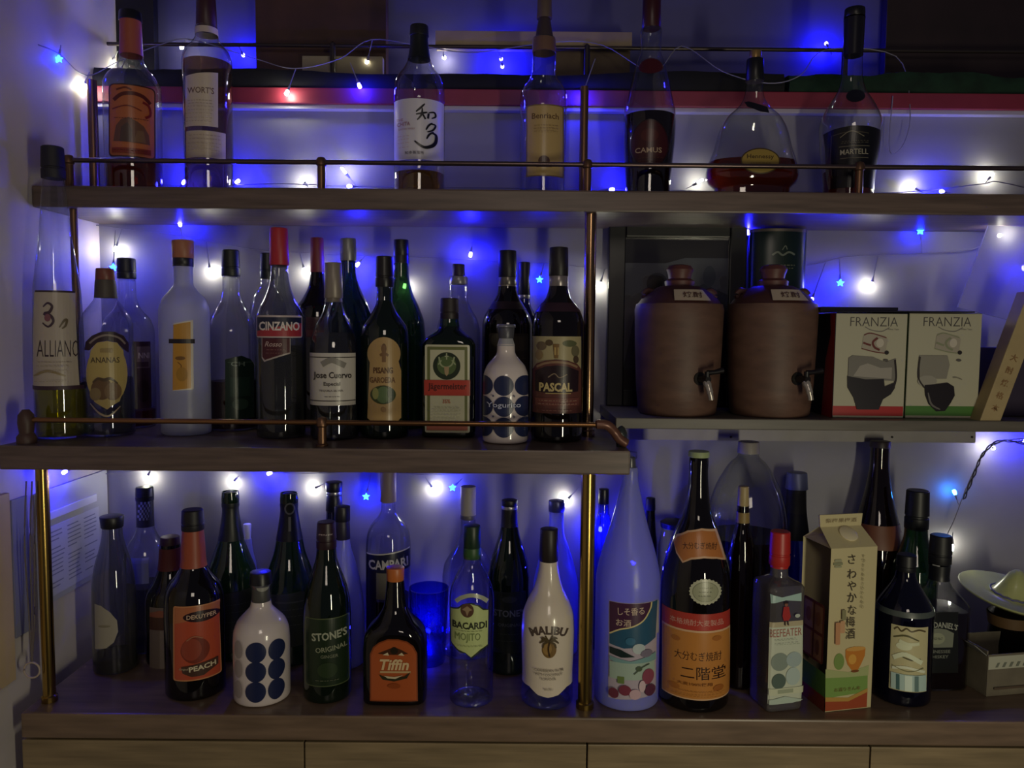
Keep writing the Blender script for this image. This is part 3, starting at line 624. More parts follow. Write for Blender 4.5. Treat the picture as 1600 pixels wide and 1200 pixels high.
bottle('clear liqueur bottle with cream pineapple label and arched dark band, brown cap', 168, 1.28, Z_MID, G_CLEAR,
 [(436, 13), (440, 14), (466, 16), (476, 22), (492, 33), (508, 37.5), (560, 37.5), (694, 37)],
 [('cap', 420, 438, 13, 14, mat('#7c4438', .4)), ('sleeve', 438, 466, mat('#4c443c', .5)), ('liquid', 590, L_GREYL),
  ('label', [('poly', [(132, 548), (134, 535), (144, 525), (158, 519), (168, 518), (180, 519), (194, 525), (204, 536), (205, 552), (196, 548), (184, 536), (168, 532), (152, 536), (140, 548)], '#33222c'), ('line', [(140, 537), (152, 528), (168, 524), (186, 528), (197, 538)], 3, '#8a7c74'),
    ('ell', 168, 585, 33, 50, '#b8a262'), ('poly', [(142, 548), (152, 536), (168, 533), (184, 536), (194, 548), (199, 600), (188, 628), (168, 640), (148, 628), (137, 600)], '#b8a262'), T('ANANAS', 165, 563, 9, '#4a3c28', w=46),
    ('ell', 160, 608, 17, 17, '#6a5034'), ('ell', 178, 612, 14, 14, '#7a6040'), ('ell', 150, 616, 9, 10, '#84704c'), ('line', [(146, 598), (154, 592), (164, 594), (174, 592), (186, 600)], 5, '#54422c', 1), ('line', [(142, 630), (156, 645), (172, 650), (190, 636)], 3, '#9c8a6c', 1), ('rect', 158, 545, 178, 551, '#9a8450')])], group=GM)
bottle('small clear bottle with navy cap half hidden behind the pineapple liqueur', 201, 1.385, Z_MID, G_CLEAR,
 [(434, 13), (460, 13), (480, 18), (500, 33), (520, 38), (600, 38), (672, 36)],
 [('cap', 404, 436, 13.5, 14, mat('#15182c', .4), 'ring'), ('liquid', 640, L_AMBER),
  ('label', [('rr', 206, 534, 238, 640, '#3a2233', 3), ('rect', 214, 542, 236, 576, '#6c5866'), T('NNI', 226, 556, 9, '#c0b0bc', w=18), ('rect', 214, 566, 234, 574, '#40283a'), ('ell', 226, 612, 10, 18, '#2a1420')])], group=GM)
bottle('frosted vodka bottle with orange cap and narrow gold label on the middle shelf', 289, 1.30, Z_MID, G_FROST,
 [(412, 14), (445, 14.5), (456, 22), (470, 33), (486, 37), (560, 37), (684, 36)],
 [('cap', 376, 404, 16, 16, mat('#a86c4c', .45)), ('sleeve', 404, 417, mat('#1c1a1c', .4), 'ring', .0014), ('cap', 402, 414, 15.5, 15.5, mat('#1c1a1c', .4), '', 'collar'),
  ('label', [('poly', [(271, 506), (302, 500), (303, 609), (270, 611)], '#d8d0c0'), ('poly', [(271, 508), (298, 503), (299, 607), (270, 610)], '#c08c34'), ('rect', 264, 530, 305, 537, '#201820'), ('ell', 282, 560, 8, 3, '#7a5424'), ('line', [(278, 566), (284, 572), (280, 578)], 1.4, '#7a5424'), ('ell', 285, 585, 9, 11, '#a87c2c')])], group=GM)
bottle('clear bottle with black cap and dark green label, right of the frosted bottle', 363, 1.365, Z_MID, G_CLEAR,
 [(430, 13), (450, 13), (468, 16), (485, 25), (505, 34), (520, 37), (600, 37), (676, 36)],
 [('cap', 391, 432, 13, 14, mat('#16201a', .45), 'ring'), ('liquid', 595, L_RED),
  ('label', [('poly', [(352, 562), (378, 556), (392, 562), (398, 570), (398, 655), (352, 655)], '#1c2e24'), ('rect', 356, 566, 396, 567, '#48584c'), T('CH', 372, 569, 7, '#7c8a7c', w=22), ('rect', 360, 590, 392, 620, '#263c30'), ('ell', 376, 632, 13, 9, '#34483a')])], group=GM)
bottle('clear bottle with black screw cap hidden behind the red-capped vermouth', 420, 1.435, Z_MID, G_CLEAR,
 [(434, 10), (445, 11), (460, 20), (480, 27), (510, 30), (600, 30), (668, 29)], [('cap', 396, 436, 11, 12, mat('#121824', .4), 'ring')], group=GM)
bottle('vermouth bottle with tall red cap and blue and red banner label', 438, 1.275, Z_MID, G_GREY,
 [(412, 13), (418, 13), (440, 15), (465, 22), (485, 33), (497, 37), (540, 37), (692, 36)],
 [('cap', 357, 415, 13.5, 15, mat('#b02a34', .45)), ('liquid', 540, L_GREYL),
  ('label', [('rr', 401, 493, 473, 528, '#c4b4b0', 3), ('poly', [(402, 496), (472, 496), (472, 508), (402, 520)], '#20243c'), ('poly', [(402, 518), (472, 505), (472, 526), (402, 526)], '#a8343c'), T('CINZANO', 437, 510, 14, '#ded2cc', w=64, b=.03)], 'banner_label'),
  ('label', [('poly', [(409, 529), (454, 529), (454, 553), (413, 566), (409, 560)], '#b0a49c'), ('poly', [(410, 529), (453, 529), (453, 551), (414, 563), (410, 558)], '#4c1c22'), T('Rosso', 428, 538, 8, '#b8a098', w=26, sh=.3)]+small_lines(416, 446, (547, 552), '#8a605c', .8))], group=GM)
bottle('dark red bottle with faded red cap partly hidden behind the grey tequila', 497, 1.45, Z_MID, G_DBROWN,
 [(424, 10), (445, 13), (465, 22), (482, 32), (500, 34), (600, 34), (668, 33)],
 [('cap', 372, 426, 10, 11, mat('#7a2c34', .5)), ('label', [('rect', 478, 496, 520, 528, '#4a2430'), ('rect', 478, 516, 520, 526, '#6a2c34')])], group=GM)
bottle('teal green bottle with silver cap standing behind the tequila bottle', 545, 1.375, Z_MID, G_TEAL,
 [(404, 11), (425, 11.5), (450, 18), (480, 32), (505, 38), (560, 38), (675, 37)], [('cap', 373, 408, 12, 12.5, mat('#8a8a8c', .4, .5))], group=GM)
bottle('tequila bottle with grey foil neck and white label with blackletter writing', 522, 1.262, Z_MID, G_CLEAR,
 [(462, 12), (472, 13), (490, 18), (510, 28), (530, 34), (548, 36.5), (600, 36.5), (690, 35)],
 [('cap', 411, 466, 13, 14.5, mat('#8c8278', .4, .2)), ('sleeve', 462, 472, mat('#6c6258', .4), 'neck_band'), ('liquid', 520, L_GREYL),
  ('label', [('rect', 484, 552, 556, 634, '#c9c3b8'), ('rect', 484, 558, 556, 559.5, '#4a4440'), ('rect', 484, 626, 556, 627.5, '#4a4440'), ('line', [(503, 570), (518, 563), (532, 568), (540, 572)], 9, '#8a867c'),
    T('Jose Cuervo', 520, 588, 13, '#2c2420', w=60, b=.02), T('Especial', 519, 601, 7.5, '#3a302c', w=26), T('TEQUILA SILVER', 518, 611, 3.4, '#6a605a', w=38)]+small_lines(505, 532, (620,), '#6a605a', .9))], group=GM)
bottle('green liqueur bottle with gourd-shaped gold label and black cap', 601, 1.285, Z_MID, G_DGREEN,
 [(446, 11), (470, 12), (486, 18), (500, 28), (512, 35), (530, 37), (600, 37), (688, 36)],
 [('cap', 401, 449, 13, 14, mat('#171316', .35), 'ring'), ('sleeve', 447, 470, G_CLEAR, 'clear_neck'), 
  ('label', [('poly', [(574, 654)]+[(600+26*math.cos(math.radians(a)), 553-26*math.sin(math.radians(a))) for a in range(212, -34, -12)]+[(627, 580), (627, 654), (620, 660), (582, 660)], '#b0905c'),
    ('ell', 600, 545, 4, 8, '#6a4a2c'), ('line', [(594, 556), (600, 552), (607, 556)], 4, '#7a5834'), ('rect', 597, 540, 603, 566, '#7a5834'),
    T('PISANG', 599, 579, 9.5, '#5c3c20', w=31, b=.03), T('GAROEDA', 598, 594, 9, '#6a4826', w=40, b=.02), ('ell', 599, 617, 20, 14.5, '#38421f'), ('ell', 599, 617, 11, 13, '#5c7048'), ('ell', 587, 615, 5, 9, '#8a8a50'), ('ell', 611, 615, 5, 9, '#2c3c28'), ('ell', 600, 640, 4, 4, '#94744a')])], group=GM)
bottle('dark green wine-shaped bottle with black foil, behind the gourd-labelled liqueur', 627, 1.415, Z_MID, G_GREEN,
 [(398, 11), (430, 12), (455, 17), (480, 28), (505, 36), (540, 38), (672, 37)], [('cap', 375, 400, 11.5, 12, mat('#15151c', .4)), ('sleeve', 398, 412, mat('#1c1c24', .4))], group=GM)
bottle('clear bottle with purple-blue cap behind the square stag-label bottle', 716, 1.43, Z_MID, G_CLEAR,
 [(440, 14), (465, 14), (480, 19), (500, 30), (520, 34), (672, 33)], [('cap', 413, 434, 9.5, 10, mat('#2c1c44', .5)), ('cap', 432, 445, 14, 14.5, mat('#8a8894', .3, .3), '', 'collar')], group=GM)
bottle('square green herbal liqueur bottle with stag emblem label and orange-red band', 702, 1.30, Z_MID, G_DGREEN,
 [(496, 13, 2), (512, 16, 2), (520, 24, 3), (530, 36, 4.5), (540, 41, 6), (600, 41, 6.5), (690, 40, 6.5)],
 [('cap', 466, 499, 14, 14.5, mat('#241a1c', .5), 'ring'), ('sleeve', 499, 510, G_GREEN, 'neck'),
  ('label', [('rr', 664, 539, 734, 676, '#c9c6a8', 3), ('rr', 667.5, 542, 730.5, 672.5, '#6c7040', 1.5), ('rect', 672, 547, 726, 668, '#c2bfa0'), ('ell', 698, 572, 21.5, 21.5, '#26301c'), ('ell', 698, 571, 15, 15, '#56683c'), ('line', [(686, 558), (689, 570), (697, 574), (706, 570), (710, 558)], 2.4, '#9aa47c'), ('line', [(690, 563), (685, 570)], 2, '#9aa47c'), ('line', [(706, 563), (712, 570)], 2, '#9aa47c'), ('poly', [(694, 573), (702, 573), (701, 584), (698, 588), (695, 584)], '#a8906c'), ('rect', 697, 552, 699, 562, '#a4ac88'), ('rect', 695, 556, 701, 558, '#a4ac88'),
    ('rect', 663, 594, 735, 618, '#b03c2c'), T('Jägermeister', 699, 605, 13, '#4a1c14', w=60, b=.02), T('35%', 698, 627, 6, '#b05c44', w=12), ('rect', 664, 658, 734, 660, '#6c7040'), ('rect', 667, 664, 731, 672, '#a8604c')]+small_lines(677, 720, (636, 640, 645, 650, 655), '#9a9878', .7))], n=6.5, dr=.72, group=GM)
bottle('dark coffee-liqueur bottle with black cap behind the dotted white bottle', 792, 1.385, Z_MID, G_DBROWN,
 [(446, 14), (455, 15), (475, 24), (495, 36), (510, 39), (600, 39), (672, 38)],
 [('cap', 392, 434, 13.5, 14.5, mat('#14131a', .45)), ('sleeve', 433, 448, mat('#8a8478', .3, .4), 'ring', .001), ('cap', 431, 447, 14, 14, mat('#77726c', .3, .6), '', 'collar'),
  ('label', [('rr', 764, 521, 826, 620, '#2e2822', 3), ('ell', 776, 532, 9, 10, '#3f3a30'), ('rect', 800, 526, 824, 548, '#3c362c')]+small_lines(768, 822, (560, 570), '#4c463c', 1)), ('sleeve', 472, 484, mat('#2c2024', .4), 'shoulder_band')], group=GM)
bottle('small dark bottle with silver collar squeezed in the back, beside the blue flower light', 818, 1.46, Z_MID, G_NAVY,
 [(462, 9), (475, 10), (490, 17), (510, 24), (668, 24)], [('cap', 410, 463, 9, 9.5, mat('#1a1930', .4)), ('cap', 461, 467, 9.8, 9.8, SILV, '', 'collar')], group=GM)
bottle('white ceramic-look bottle with blue dots standing on the middle shelf', 790, 1.2, Z_MID, mat('#d8ccc8', .18, coat=.6),
 [(538, 13.5), (552, 14.5), (560, 20), (572, 30), (588, 35), (620, 35.5), (688, 35), (694, 33)],
 [('cap', 507, 512, 14.5, 15, mat('#86868e', .3, .5), '', 'cap'), ('cap', 512, 529, 13, 11.5, mat('#54545c', .4, .3), '', 'cap_skirt'), ('cap', 526, 541, 10, 14, mat('#a4a4a8', .35), '', 'neck_ring'),
  ('label', [(('ell', x, y, 15.8, 15.8, '#20284c')) for y in (603, 635.5, 668) for x in (787, 820, 754.5)]+[('ell', x, y, 1.6, 1.6, '#5c5c70') for x in (770.5, 803.5) for y in (619, 651)]+[T('Yogurito', 787, 634, 10, '#b9bcd0', w=54)], 'dots')], base=695, group=GM)
bottle('dark coffee-liqueur bottle with cream and brown decorated label, right end of the middle shelf', 871, 1.265, Z_MID, G_DBROWN,
 [(444, 14), (450, 15), (465, 19), (480, 30), (492, 37), (505, 40), (600, 40), (690, 39)],
 [('cap', 387, 432, 14.5, 15.5, mat('#191418', .45)), ('cap', 430, 448, 14.5, 15, mat('#8c8484', .3, .5), '', 'collar'), ('sleeve', 474, 488, mat('#34202a', .4), 'shoulder_band'),
  ('label', [('rect', 832, 526, 908, 646, '#a89c74'), ('ell', 846, 541, 8, 7, '#6c5c44'), ('ell', 858, 536, 6, 5, '#54442c'), ('ell', 890, 537, 11, 5, '#5c6040'), ('ell', 899, 549, 6, 9, '#6a6448'), ('ell', 842, 555, 6, 8, '#8a744c'), ('ell', 900, 562, 4, 6, '#4c3c2c'), ('poly', [(864, 538), (874, 538), (872, 560), (866, 560)], '#7a5c30'), ('rect', 866, 543, 869, 555, '#b09458'), ('rect', 871, 543, 873, 555, '#b09458'),
    ('poly', [(832, 646), (832, 578), (838, 569), (852, 564), (870, 562), (888, 564), (902, 569), (908, 578), (908, 646)], '#5c342c'), ('line', [(838, 574), (852, 568), (870, 566), (888, 568), (902, 574)], 3.4, '#8c7054'),
    ('poly', [(836, 580), (852, 573), (870, 571), (888, 573), (904, 580), (903, 612), (870, 616), (836, 612)], '#241418'), ('line', [(856, 590), (866, 584), (874, 590), (886, 585)], 1.6, '#84725c'), T('PASCAL', 868, 605, 14, '#c4b078', w=52, b=.04), ('rect', 852, 614, 892, 615.4, '#a8905c'), ('rect', 836, 622, 904, 634, '#6c3c34')]+small_lines(840, 900, (626, 631), '#9a7864', .9)+small_lines(846, 894, (641,), '#84584c', .8))], group=GM)
# ================================================================ countertop row
bottle('clear bottle with cream round label and wide black cap, far left on the countertop', 178, 1.33, Z_CT, G_GREY,
 [(816, 14), (835, 15), (855, 19), (885, 27), (915, 31), (960, 32), (1040, 31)],
 [('cap', 806, 824, 17.5, 16, mat('#15141c', .4)), ('liquid', 1020, L_DARK),
  ('label', [('poly', [(148, 944), (158, 946), (172, 956), (183, 970), (185, 988), (178, 1004), (166, 1012), (149, 1015)], '#a39c8c'), ('ell', 163, 978, 10, 2, '#88806c')])], group=GC)
bottle('clear bottle with black and white checkered neck wrap behind the far left bottle', 229, 1.42, Z_CT, G_CLEAR,
 [(762, 12), (820, 12.5), (835, 17), (855, 29), (872, 33), (920, 33), (1030, 32)],
 [('cap', 761, 782, 13, 13.5, mat('#181a1c', .4), 'ring'), ('sleeve', 780, 822, mat('#23222c', .4)),
  ('label', [('rect', 217+6*(c)+(3 if r % 2 else 0), 785+r*4, 220+6*c+(3 if r % 2 else 0), 789+r*4, '#7c8090') for r in range(8) for c in range(4)], 'checks'), ('liquid', 912, L_GREYL),
  ('label', [('rect', 198, 872, 232, 912, '#7a80b0'), ('rect', 222, 872, 233, 912, '#9aa0c8')])], group=GC)
RED_S = mat('#a04c30', .45)
bottle('dark bottle with reddish neck wrap half hidden behind the orange-labelled liqueur', 268, 1.37, Z_CT, G_DBROWN,
 [(850, 15), (885, 18), (905, 25), (925, 36), (940, 38), (1045, 37)],
 [('cap', 838, 856, 14, 15, mat('#3c1814', .45)), ('sleeve', 855, 888, mat('#6a2c24', .5)),
  ('label', [('rect', 234, 949, 262, 1044, '#8a7c6c'), ('poly', [(234, 958), (250, 953), (262, 955), (262, 964), (234, 968)], '#b06a4c'), ('rect', 234, 964, 262, 984, '#5c3c2c'), ('rect', 250, 984, 262, 1043, '#a09484')])], group=GC)
bottle('dark liqueur bottle with orange peach label and orange neck wrap on the countertop', 304, 1.2, Z_CT, G_DBROWN,
 [(824, 15), (850, 17), (882, 19), (896, 26), (912, 38), (928, 43), (960, 44.5), (1090, 43)],
 [('cap', 796, 828, 16, 17, mat('#17141a', .5), 'ring'), ('sleeve', 827, 884, RED_S),
  ('label', [('rr', 271, 947, 348, 1063, '#c88858', 3), ('rr', 273, 949, 346, 1061, '#b85034', 3), ('poly', [(273, 949), (346, 949), (346, 962), (273, 974)], '#b46c44'), ('ell', 316, 964, 30, 8.5, '#2c1418'), T('DEKUYPER', 316, 964, 6.5, '#d8b898', w=48), ('ell', 306, 1016, 23, 20, '#7c3424'), ('ell', 300, 1014, 16, 17, '#964430'), ('line', [(292, 1000), (304, 994), (318, 998)], 2, '#a86c50'),
    ('poly', [(284, 1040), (344, 1034), (344, 1046), (320, 1056), (300, 1056), (286, 1050)], '#4c3428'), T('PEACH', 318, 1043, 8, '#d8cba8', w=44, rot=-.08, b=.03), T('Original', 288, 1044, 4, '#b8a888', w=14)])], base=1097, group=GC)
bottle('green sparkling-wine bottle with black foil, first of the two behind the dotted bottle', 362, 1.40, Z_CT, G_GREEN,
 [(768, 12.5), (780, 13.5), (795, 12), (820, 15), (842, 19), (862, 26), (900, 38), (930, 41), (1040, 40)],
 [('cap', 768, 794, 12.5, 13.5, mat('#151c1a', .45), 'round'), ('sleeve', 792, 842, mat('#141b18', .4)),
  ('label', [('poly', [(330, 930), (395, 924), (395, 1020), (330, 1020)], '#2e3230')]+small_lines(340, 390, (945, 956, 970), '#4c504c', 1.2))], group=GC)
bottle('green sparkling-wine bottle with round medallion on its foil', 453, 1.38, Z_CT, G_GREEN,
 [(770, 13), (782, 14), (795, 13), (820, 16), (842, 20), (862, 24), (890, 33), (925, 40), (1040, 40)],
 [('cap', 770, 793, 13.5, 14, mat('#131a18', .45), 'round'), ('sleeve', 790, 842, mat('#121620', .4)),
  ('label', [('rect', 448, 808, 458, 842, '#6a7068'), ('ell', 453, 801, 8.5, 9.5, '#7c8078'), ('ell', 453, 801, 6, 7, '#2c302c'), ('rect', 451, 814, 455, 836, '#8c9088')], 'medallion'),
  ('label', [('poly', [(418, 930), (470, 926), (490, 932), (490, 1010), (418, 1010)], '#3c4238'), ('rect', 430, 940, 480, 942, '#5c6054')]+small_lines(428, 478, (952, 962, 975), '#5c6054', 1.2))], group=GC)
bottle('small white bottle with pale cap peeking from behind the green bottle', 388, 1.472, Z_CT, G_BFROST,
 [(842, 6), (860, 8), (885, 13), (910, 14), (1020, 14)], [('cap', 819, 843, 6, 5, mat('#c4c4d8', .4))], group=GC)
bottle('large white ceramic-look bottle with dark blue dots on the countertop', 409, 1.2, Z_CT, mat('#d8ccc8', .18, coat=.6),
 [(938, 15), (945, 16), (955, 24), (968, 36), (985, 42), (1005, 43), (1095, 42.5), (1103, 40)],
 [('cap', 893, 912, 16, 17, mat('#17161e', .35)), ('cap', 910, 918, 17, 14, mat('#8a8a94', .25, .7), '', 'cap_ring'), ('cap', 917, 941, 13.5, 14.5, mat('#4a4a46', .5), '', 'neck_wrap'),
  ('label', [('ell', 411, 928, 10, 6, '#9a9a90'), ], 'neck_badge'),
  ('label', [('ell', x, y, rx, 16, '#20284c') for y, x0 in ((1019, 400), (1049, 400), (1080, 400)) for x, rx in ((400, 16.3), (433, 13.5))]+[('ell', 373, y, 6, 14, '#a09490') for y in (1016, 1046, 1078)], 'dots')], base=1106, group=GC)
bottle('green ginger-wine bottle with maroon cap and dark green label on the countertop', 511, 1.2, Z_CT, G_DGREEN,
 [(853, 14.5), (870, 16), (895, 24), (920, 32), (945, 36), (980, 37), (1098, 36)],
 [('cap', 815, 856, 14, 15.5, mat('#2c1720', .4), 'ring'),
  ('label', [('rr', 477, 966, 547, 1072, '#55603e', 3), ('rr', 478.5, 967.5, 545.5, 1070.5, '#1f2e1a', 3), T("STONE'S", 515, 993, 13, '#a8ac94', w=56, rot=-.08, b=.03), T('ORIGINAL', 518, 1013, 8, '#94987c', w=50, rot=-.1), T('GINGER', 515, 1025, 5, '#7c8068', w=28), ('ell', 512, 1046, 16, 12, '#2c3c22')]+small_lines(492, 532, (1062,), '#6c7058', .8)),
  ('label', [T("STONE'S", 509, 843, 5, '#b8a8a8', w=22)], 'cap_print')], base=1101, group=GC)
bottle('dark bottle with tall black cap and silver ring, rear one behind the ginger wine', 523, 1.45, Z_CT, G_NAVY,
 [(796, 12), (815, 13), (850, 20), (890, 28), (940, 30), (1020, 30)], [('cap', 753, 768, 13, 12.5, mat('#14141c', .4)), ('cap', 767, 773, 11.5, 11.5, SILV, '', 'cap_ring'), ('cap', 773, 798, 12, 13, mat('#1c1c28', .4), '', 'collar')], group=GC)
bottle('pale blue translucent bottle with dark cap right behind the ginger wine', 536, 1.36, Z_CT, G_BFROST,
 [(838, 11), (850, 12), (880, 20), (920, 29), (960, 33), (1060, 33)], [('cap', 791, 814, 12, 12, mat('#181722', .4)), ('cap', 812, 842, 11, 12, mat('#241f34', .45), '', 'neck_wrap')], group=GC)
bottle('clear bitter-liqueur bottle with white and navy label and tall grey cap', 607, 1.41, Z_CT, G_CLEAR,
 [(780, 11), (795, 11), (805, 15), (820, 27), (835, 33), (860, 35), (1040, 35)],
 [('cap', 735, 784, 12.5, 12.5, mat('#8c7c80', .5)), ('liquid', 930, L_DARK),
  ('label', [('poly', [(573, 868), (606, 864), (641, 860), (641, 892), (606, 896), (573, 897)], '#1a1c34'), ('line', [(573, 868), (606, 865), (641, 861)], 2, '#c4c0b8'), T('CAMPARI', 607, 882, 15, '#b8b4b4', w=62, b=.03, rot=-.05), ('rect', 573, 893, 588, 1020, '#1c1826'), ('rect', 588, 895, 608, 936, '#6a665e')])], group=GC)
bottle('short dark tea-liqueur bottle with arched orange label and orange cap', 618, 1.2, Z_CT, G_DBROWN,
 [(906, 13.5, 2), (925, 15, 2), (945, 18, 2), (962, 27, 2.3), (978, 41, 3), (992, 47, 4), (1020, 48.5, 4.5), (1098, 48, 4.5)],
 [('cap', 886, 908, 14, 13.5, mat('#c06a30', .4)),
  ('label', [('poly', [(578, 1095), (578, 1022), (583, 1010), (592, 1002), (606, 996), (622, 996), (636, 1000), (646, 1008), (652, 1020), (653, 1095)], '#8a4422'), ('poly', [(580, 1093), (580, 1023), (585, 1011), (593, 1004), (606, 998), (622, 998), (635, 1002), (644, 1009), (650, 1021), (651, 1093)], '#b0582c'),
    ('poly', [(590, 1020), (604, 1014), (616, 1009), (628, 1014), (638, 1020), (626, 1022), (604, 1022)], '#4c2c1c'), ('ell', 616, 1015, 6, 6, '#2c2418'), ('poly', [(598, 1022), (606, 1018), (608, 1023)], '#d8c8a0'), ('poly', [(622, 1022), (628, 1018), (632, 1023)], '#d8c8a0'), T('Tiffin', 616, 1037, 17, '#dcc090', w=47, sh=.22, b=.03), ('rect', 594, 1047, 642, 1050, '#c8a878'), ('poly', [(592, 1052), (602, 1056), (616, 1058), (632, 1055), (642, 1048), (636, 1058), (616, 1063), (598, 1060)], '#33301c'), ('poly', [(600, 1054), (616, 1056), (630, 1053), (618, 1059), (606, 1058)], '#d0c09c'), ('ell', 616, 1070, 10, 4, '#94481f')])], n=4.5, dr=.6, base=1104, group=GC)
bottle('clear round-shouldered bottle with pale tall cap behind the mojito bottle', 731, 1.415, Z_CT, G_CLEAR,
 [(804, 11), (830, 12), (850, 18), (868, 30), (885, 38), (905, 40), (1040, 39)],
 [('cap', 760, 806, 12, 12, mat('#a09a94', .5)), ('cap', 804, 811, 12.5, 12.5, mat('#55525a', .4), '', 'neck_ring')], group=GC)
bottle('clear mojito rum bottle with green cap and pale green shield label', 737, 1.2, Z_CT, G_CLEAR,
 [(868, 14), (874, 14), (884, 17), (900, 26), (918, 33), (935, 35), (1060, 34), (1104, 32)],
 [('cap', 821, 856, 13, 13.5, mat('#16301c', .4)), ('cap', 854, 872, 13.5, 14, mat('#2e5428', .45), '', 'cap_skirt'),
  ('label', [('line', [(712, 942), (722, 934), (737, 930), (752, 934), (762, 942)], 6, '#a8ac94')], 'clear_band'),
  ('label', [('poly', [(703, 955), (716, 950), (722, 944), (736, 941), (748, 945), (756, 952), (764, 955), (763, 1012), (752, 1017), (737, 1029), (728, 1021), (716, 1019), (704, 1010)], '#2c3420'), ('poly', [(704, 956), (717, 952), (723, 946), (736, 943), (747, 947), (755, 954), (763, 956), (762, 1010), (750, 1015), (736, 1026), (727, 1019), (716, 1016), (705, 1008)], '#c2cf8c'), ('ell', 730, 953, 10.5, 11, '#5c4030'), ('poly', [(722, 952), (730, 946), (738, 952), (733, 954), (730, 962), (727, 954)], '#a08868'),
    T('BACARDI', 734, 977, 11, '#2c3020', w=54, b=.03), T('MOJITO', 731, 996, 15, '#788850', w=40, b=0)]+small_lines(712, 756, (985, 1008), '#8c9860', .8))], base=1108, group=GC)
bottle('dark green ginger-wine bottle standing behind and right of the mojito bottle', 795, 1.345, Z_CT, G_DGREEN,
 [(795, 12), (815, 12.5), (835, 16), (860, 24), (885, 31), (905, 33.5), (1058, 33)],
 [('cap', 781, 791, 12.5, 12, mat('#14141a', .4)), ('cap', 790, 797, 12.5, 12.5, SILV, '', 'cap_ring'), ('sleeve', 795, 822, mat('#171518', .4)),
  ('label', [('rr', 768, 925, 822, 1020, '#1c241c', 3), T("STONE'S", 796, 958, 11, '#6c7270', w=50, b=.02), T('ORIGINAL', 796, 976, 5, '#5a5f5c', w=36), ('ell', 796, 936, 12, 5, '#343a36')]+small_lines(776, 816, (990, 1000), '#3c423c', 1))], group=GC)
bottle('frosted pale blue bottle with blue metallic cap behind the white coconut rum bottle', 868, 1.42, Z_CT, G_BFROST,
 [(797, 11), (830, 12), (850, 18), (880, 28), (920, 35), (1040, 35)], [('cap', 782, 799, 12.5, 12.5, mat('#5a5c88', .3, .5))], group=GC)
MALW = mat('#ddd0bc', .22, coat=.5)
bottle('white coconut rum bottle with dark brown cap and palm tree emblem', 856, 1.2, Z_CT, G_CLEAR,
 [(870, 14), (880, 14), (900, 17), (920, 23), (940, 33), (960, 39.5), (985, 41), (1020, 40), (1050, 39), (1080, 40.5), (1106, 38)],
 [('cap', 826, 876, 14, 15, mat('#221a18', .45)), ('sleeve', 873, 1060, MALW, 'white_coating', .0004),
  ('label', [('poly', [(817, 1056), (895, 1056), (892, 1068), (884, 1078), (872, 1086), (856, 1089), (840, 1086), (828, 1078), (820, 1068)], MALW), T('MALIBU', 857, 984, 13, '#54463c', w=60, arc=62, b=.05),
    ('ell', 858, 1014, 11.5, 13, '#7c6034'), ('ell', 855, 1012, 7, 10, '#9c7c48'), ('line', [(846, 998), (858, 1001), (868, 997)], 3, '#54462c'), ('line', [(858, 1001), (852, 992)], 2.4, '#54462c'), ('line', [(858, 1001), (864, 991)], 2.4, '#54462c'), ('line', [(858, 1001), (850, 999), (843, 1004)], 3.6, '#54462c', 1), ('line', [(858, 1001), (866, 999), (873, 1004)], 3.6, '#54462c', 1), ('line', [(858, 1001), (850, 1004), (848, 1011)], 3.2, '#54462c', 1), ('line', [(858, 1001), (866, 1004), (869, 1011)], 3.2, '#54462c', 1), ('line', [(858, 1001), (850, 995), (845, 996)], 3, '#54462c', 1), ('line', [(858, 1001), (866, 995), (871, 996)], 3, '#54462c', 1), ('line', [(859, 1001), (857, 1012), (859, 1024)], 1.8, '#3c2c1c'),
    T('CARIBBEAN RUM', 857, 1046, 4.2, '#8a8070', w=46), T('WITH COCONUT', 857, 1052.5, 4, '#8a8070', w=44), T('FLAVOUR', 857, 1059, 4, '#8a8070', w=24), T('MALIBU', 857, 1075, 3, '#a09684', w=14)], 'print')], base=1111, group=GC)
bottle('small blue bottle with black cap between the brass pole and the frosted sake bottle', 941, 1.44, Z_CT, G_BLUE,
 [(785, 8), (800, 9), (820, 16), (850, 21), (900, 22), (1020, 22)], [('cap', 764, 787, 8, 8.5, mat('#101018', .35))], group=GC)
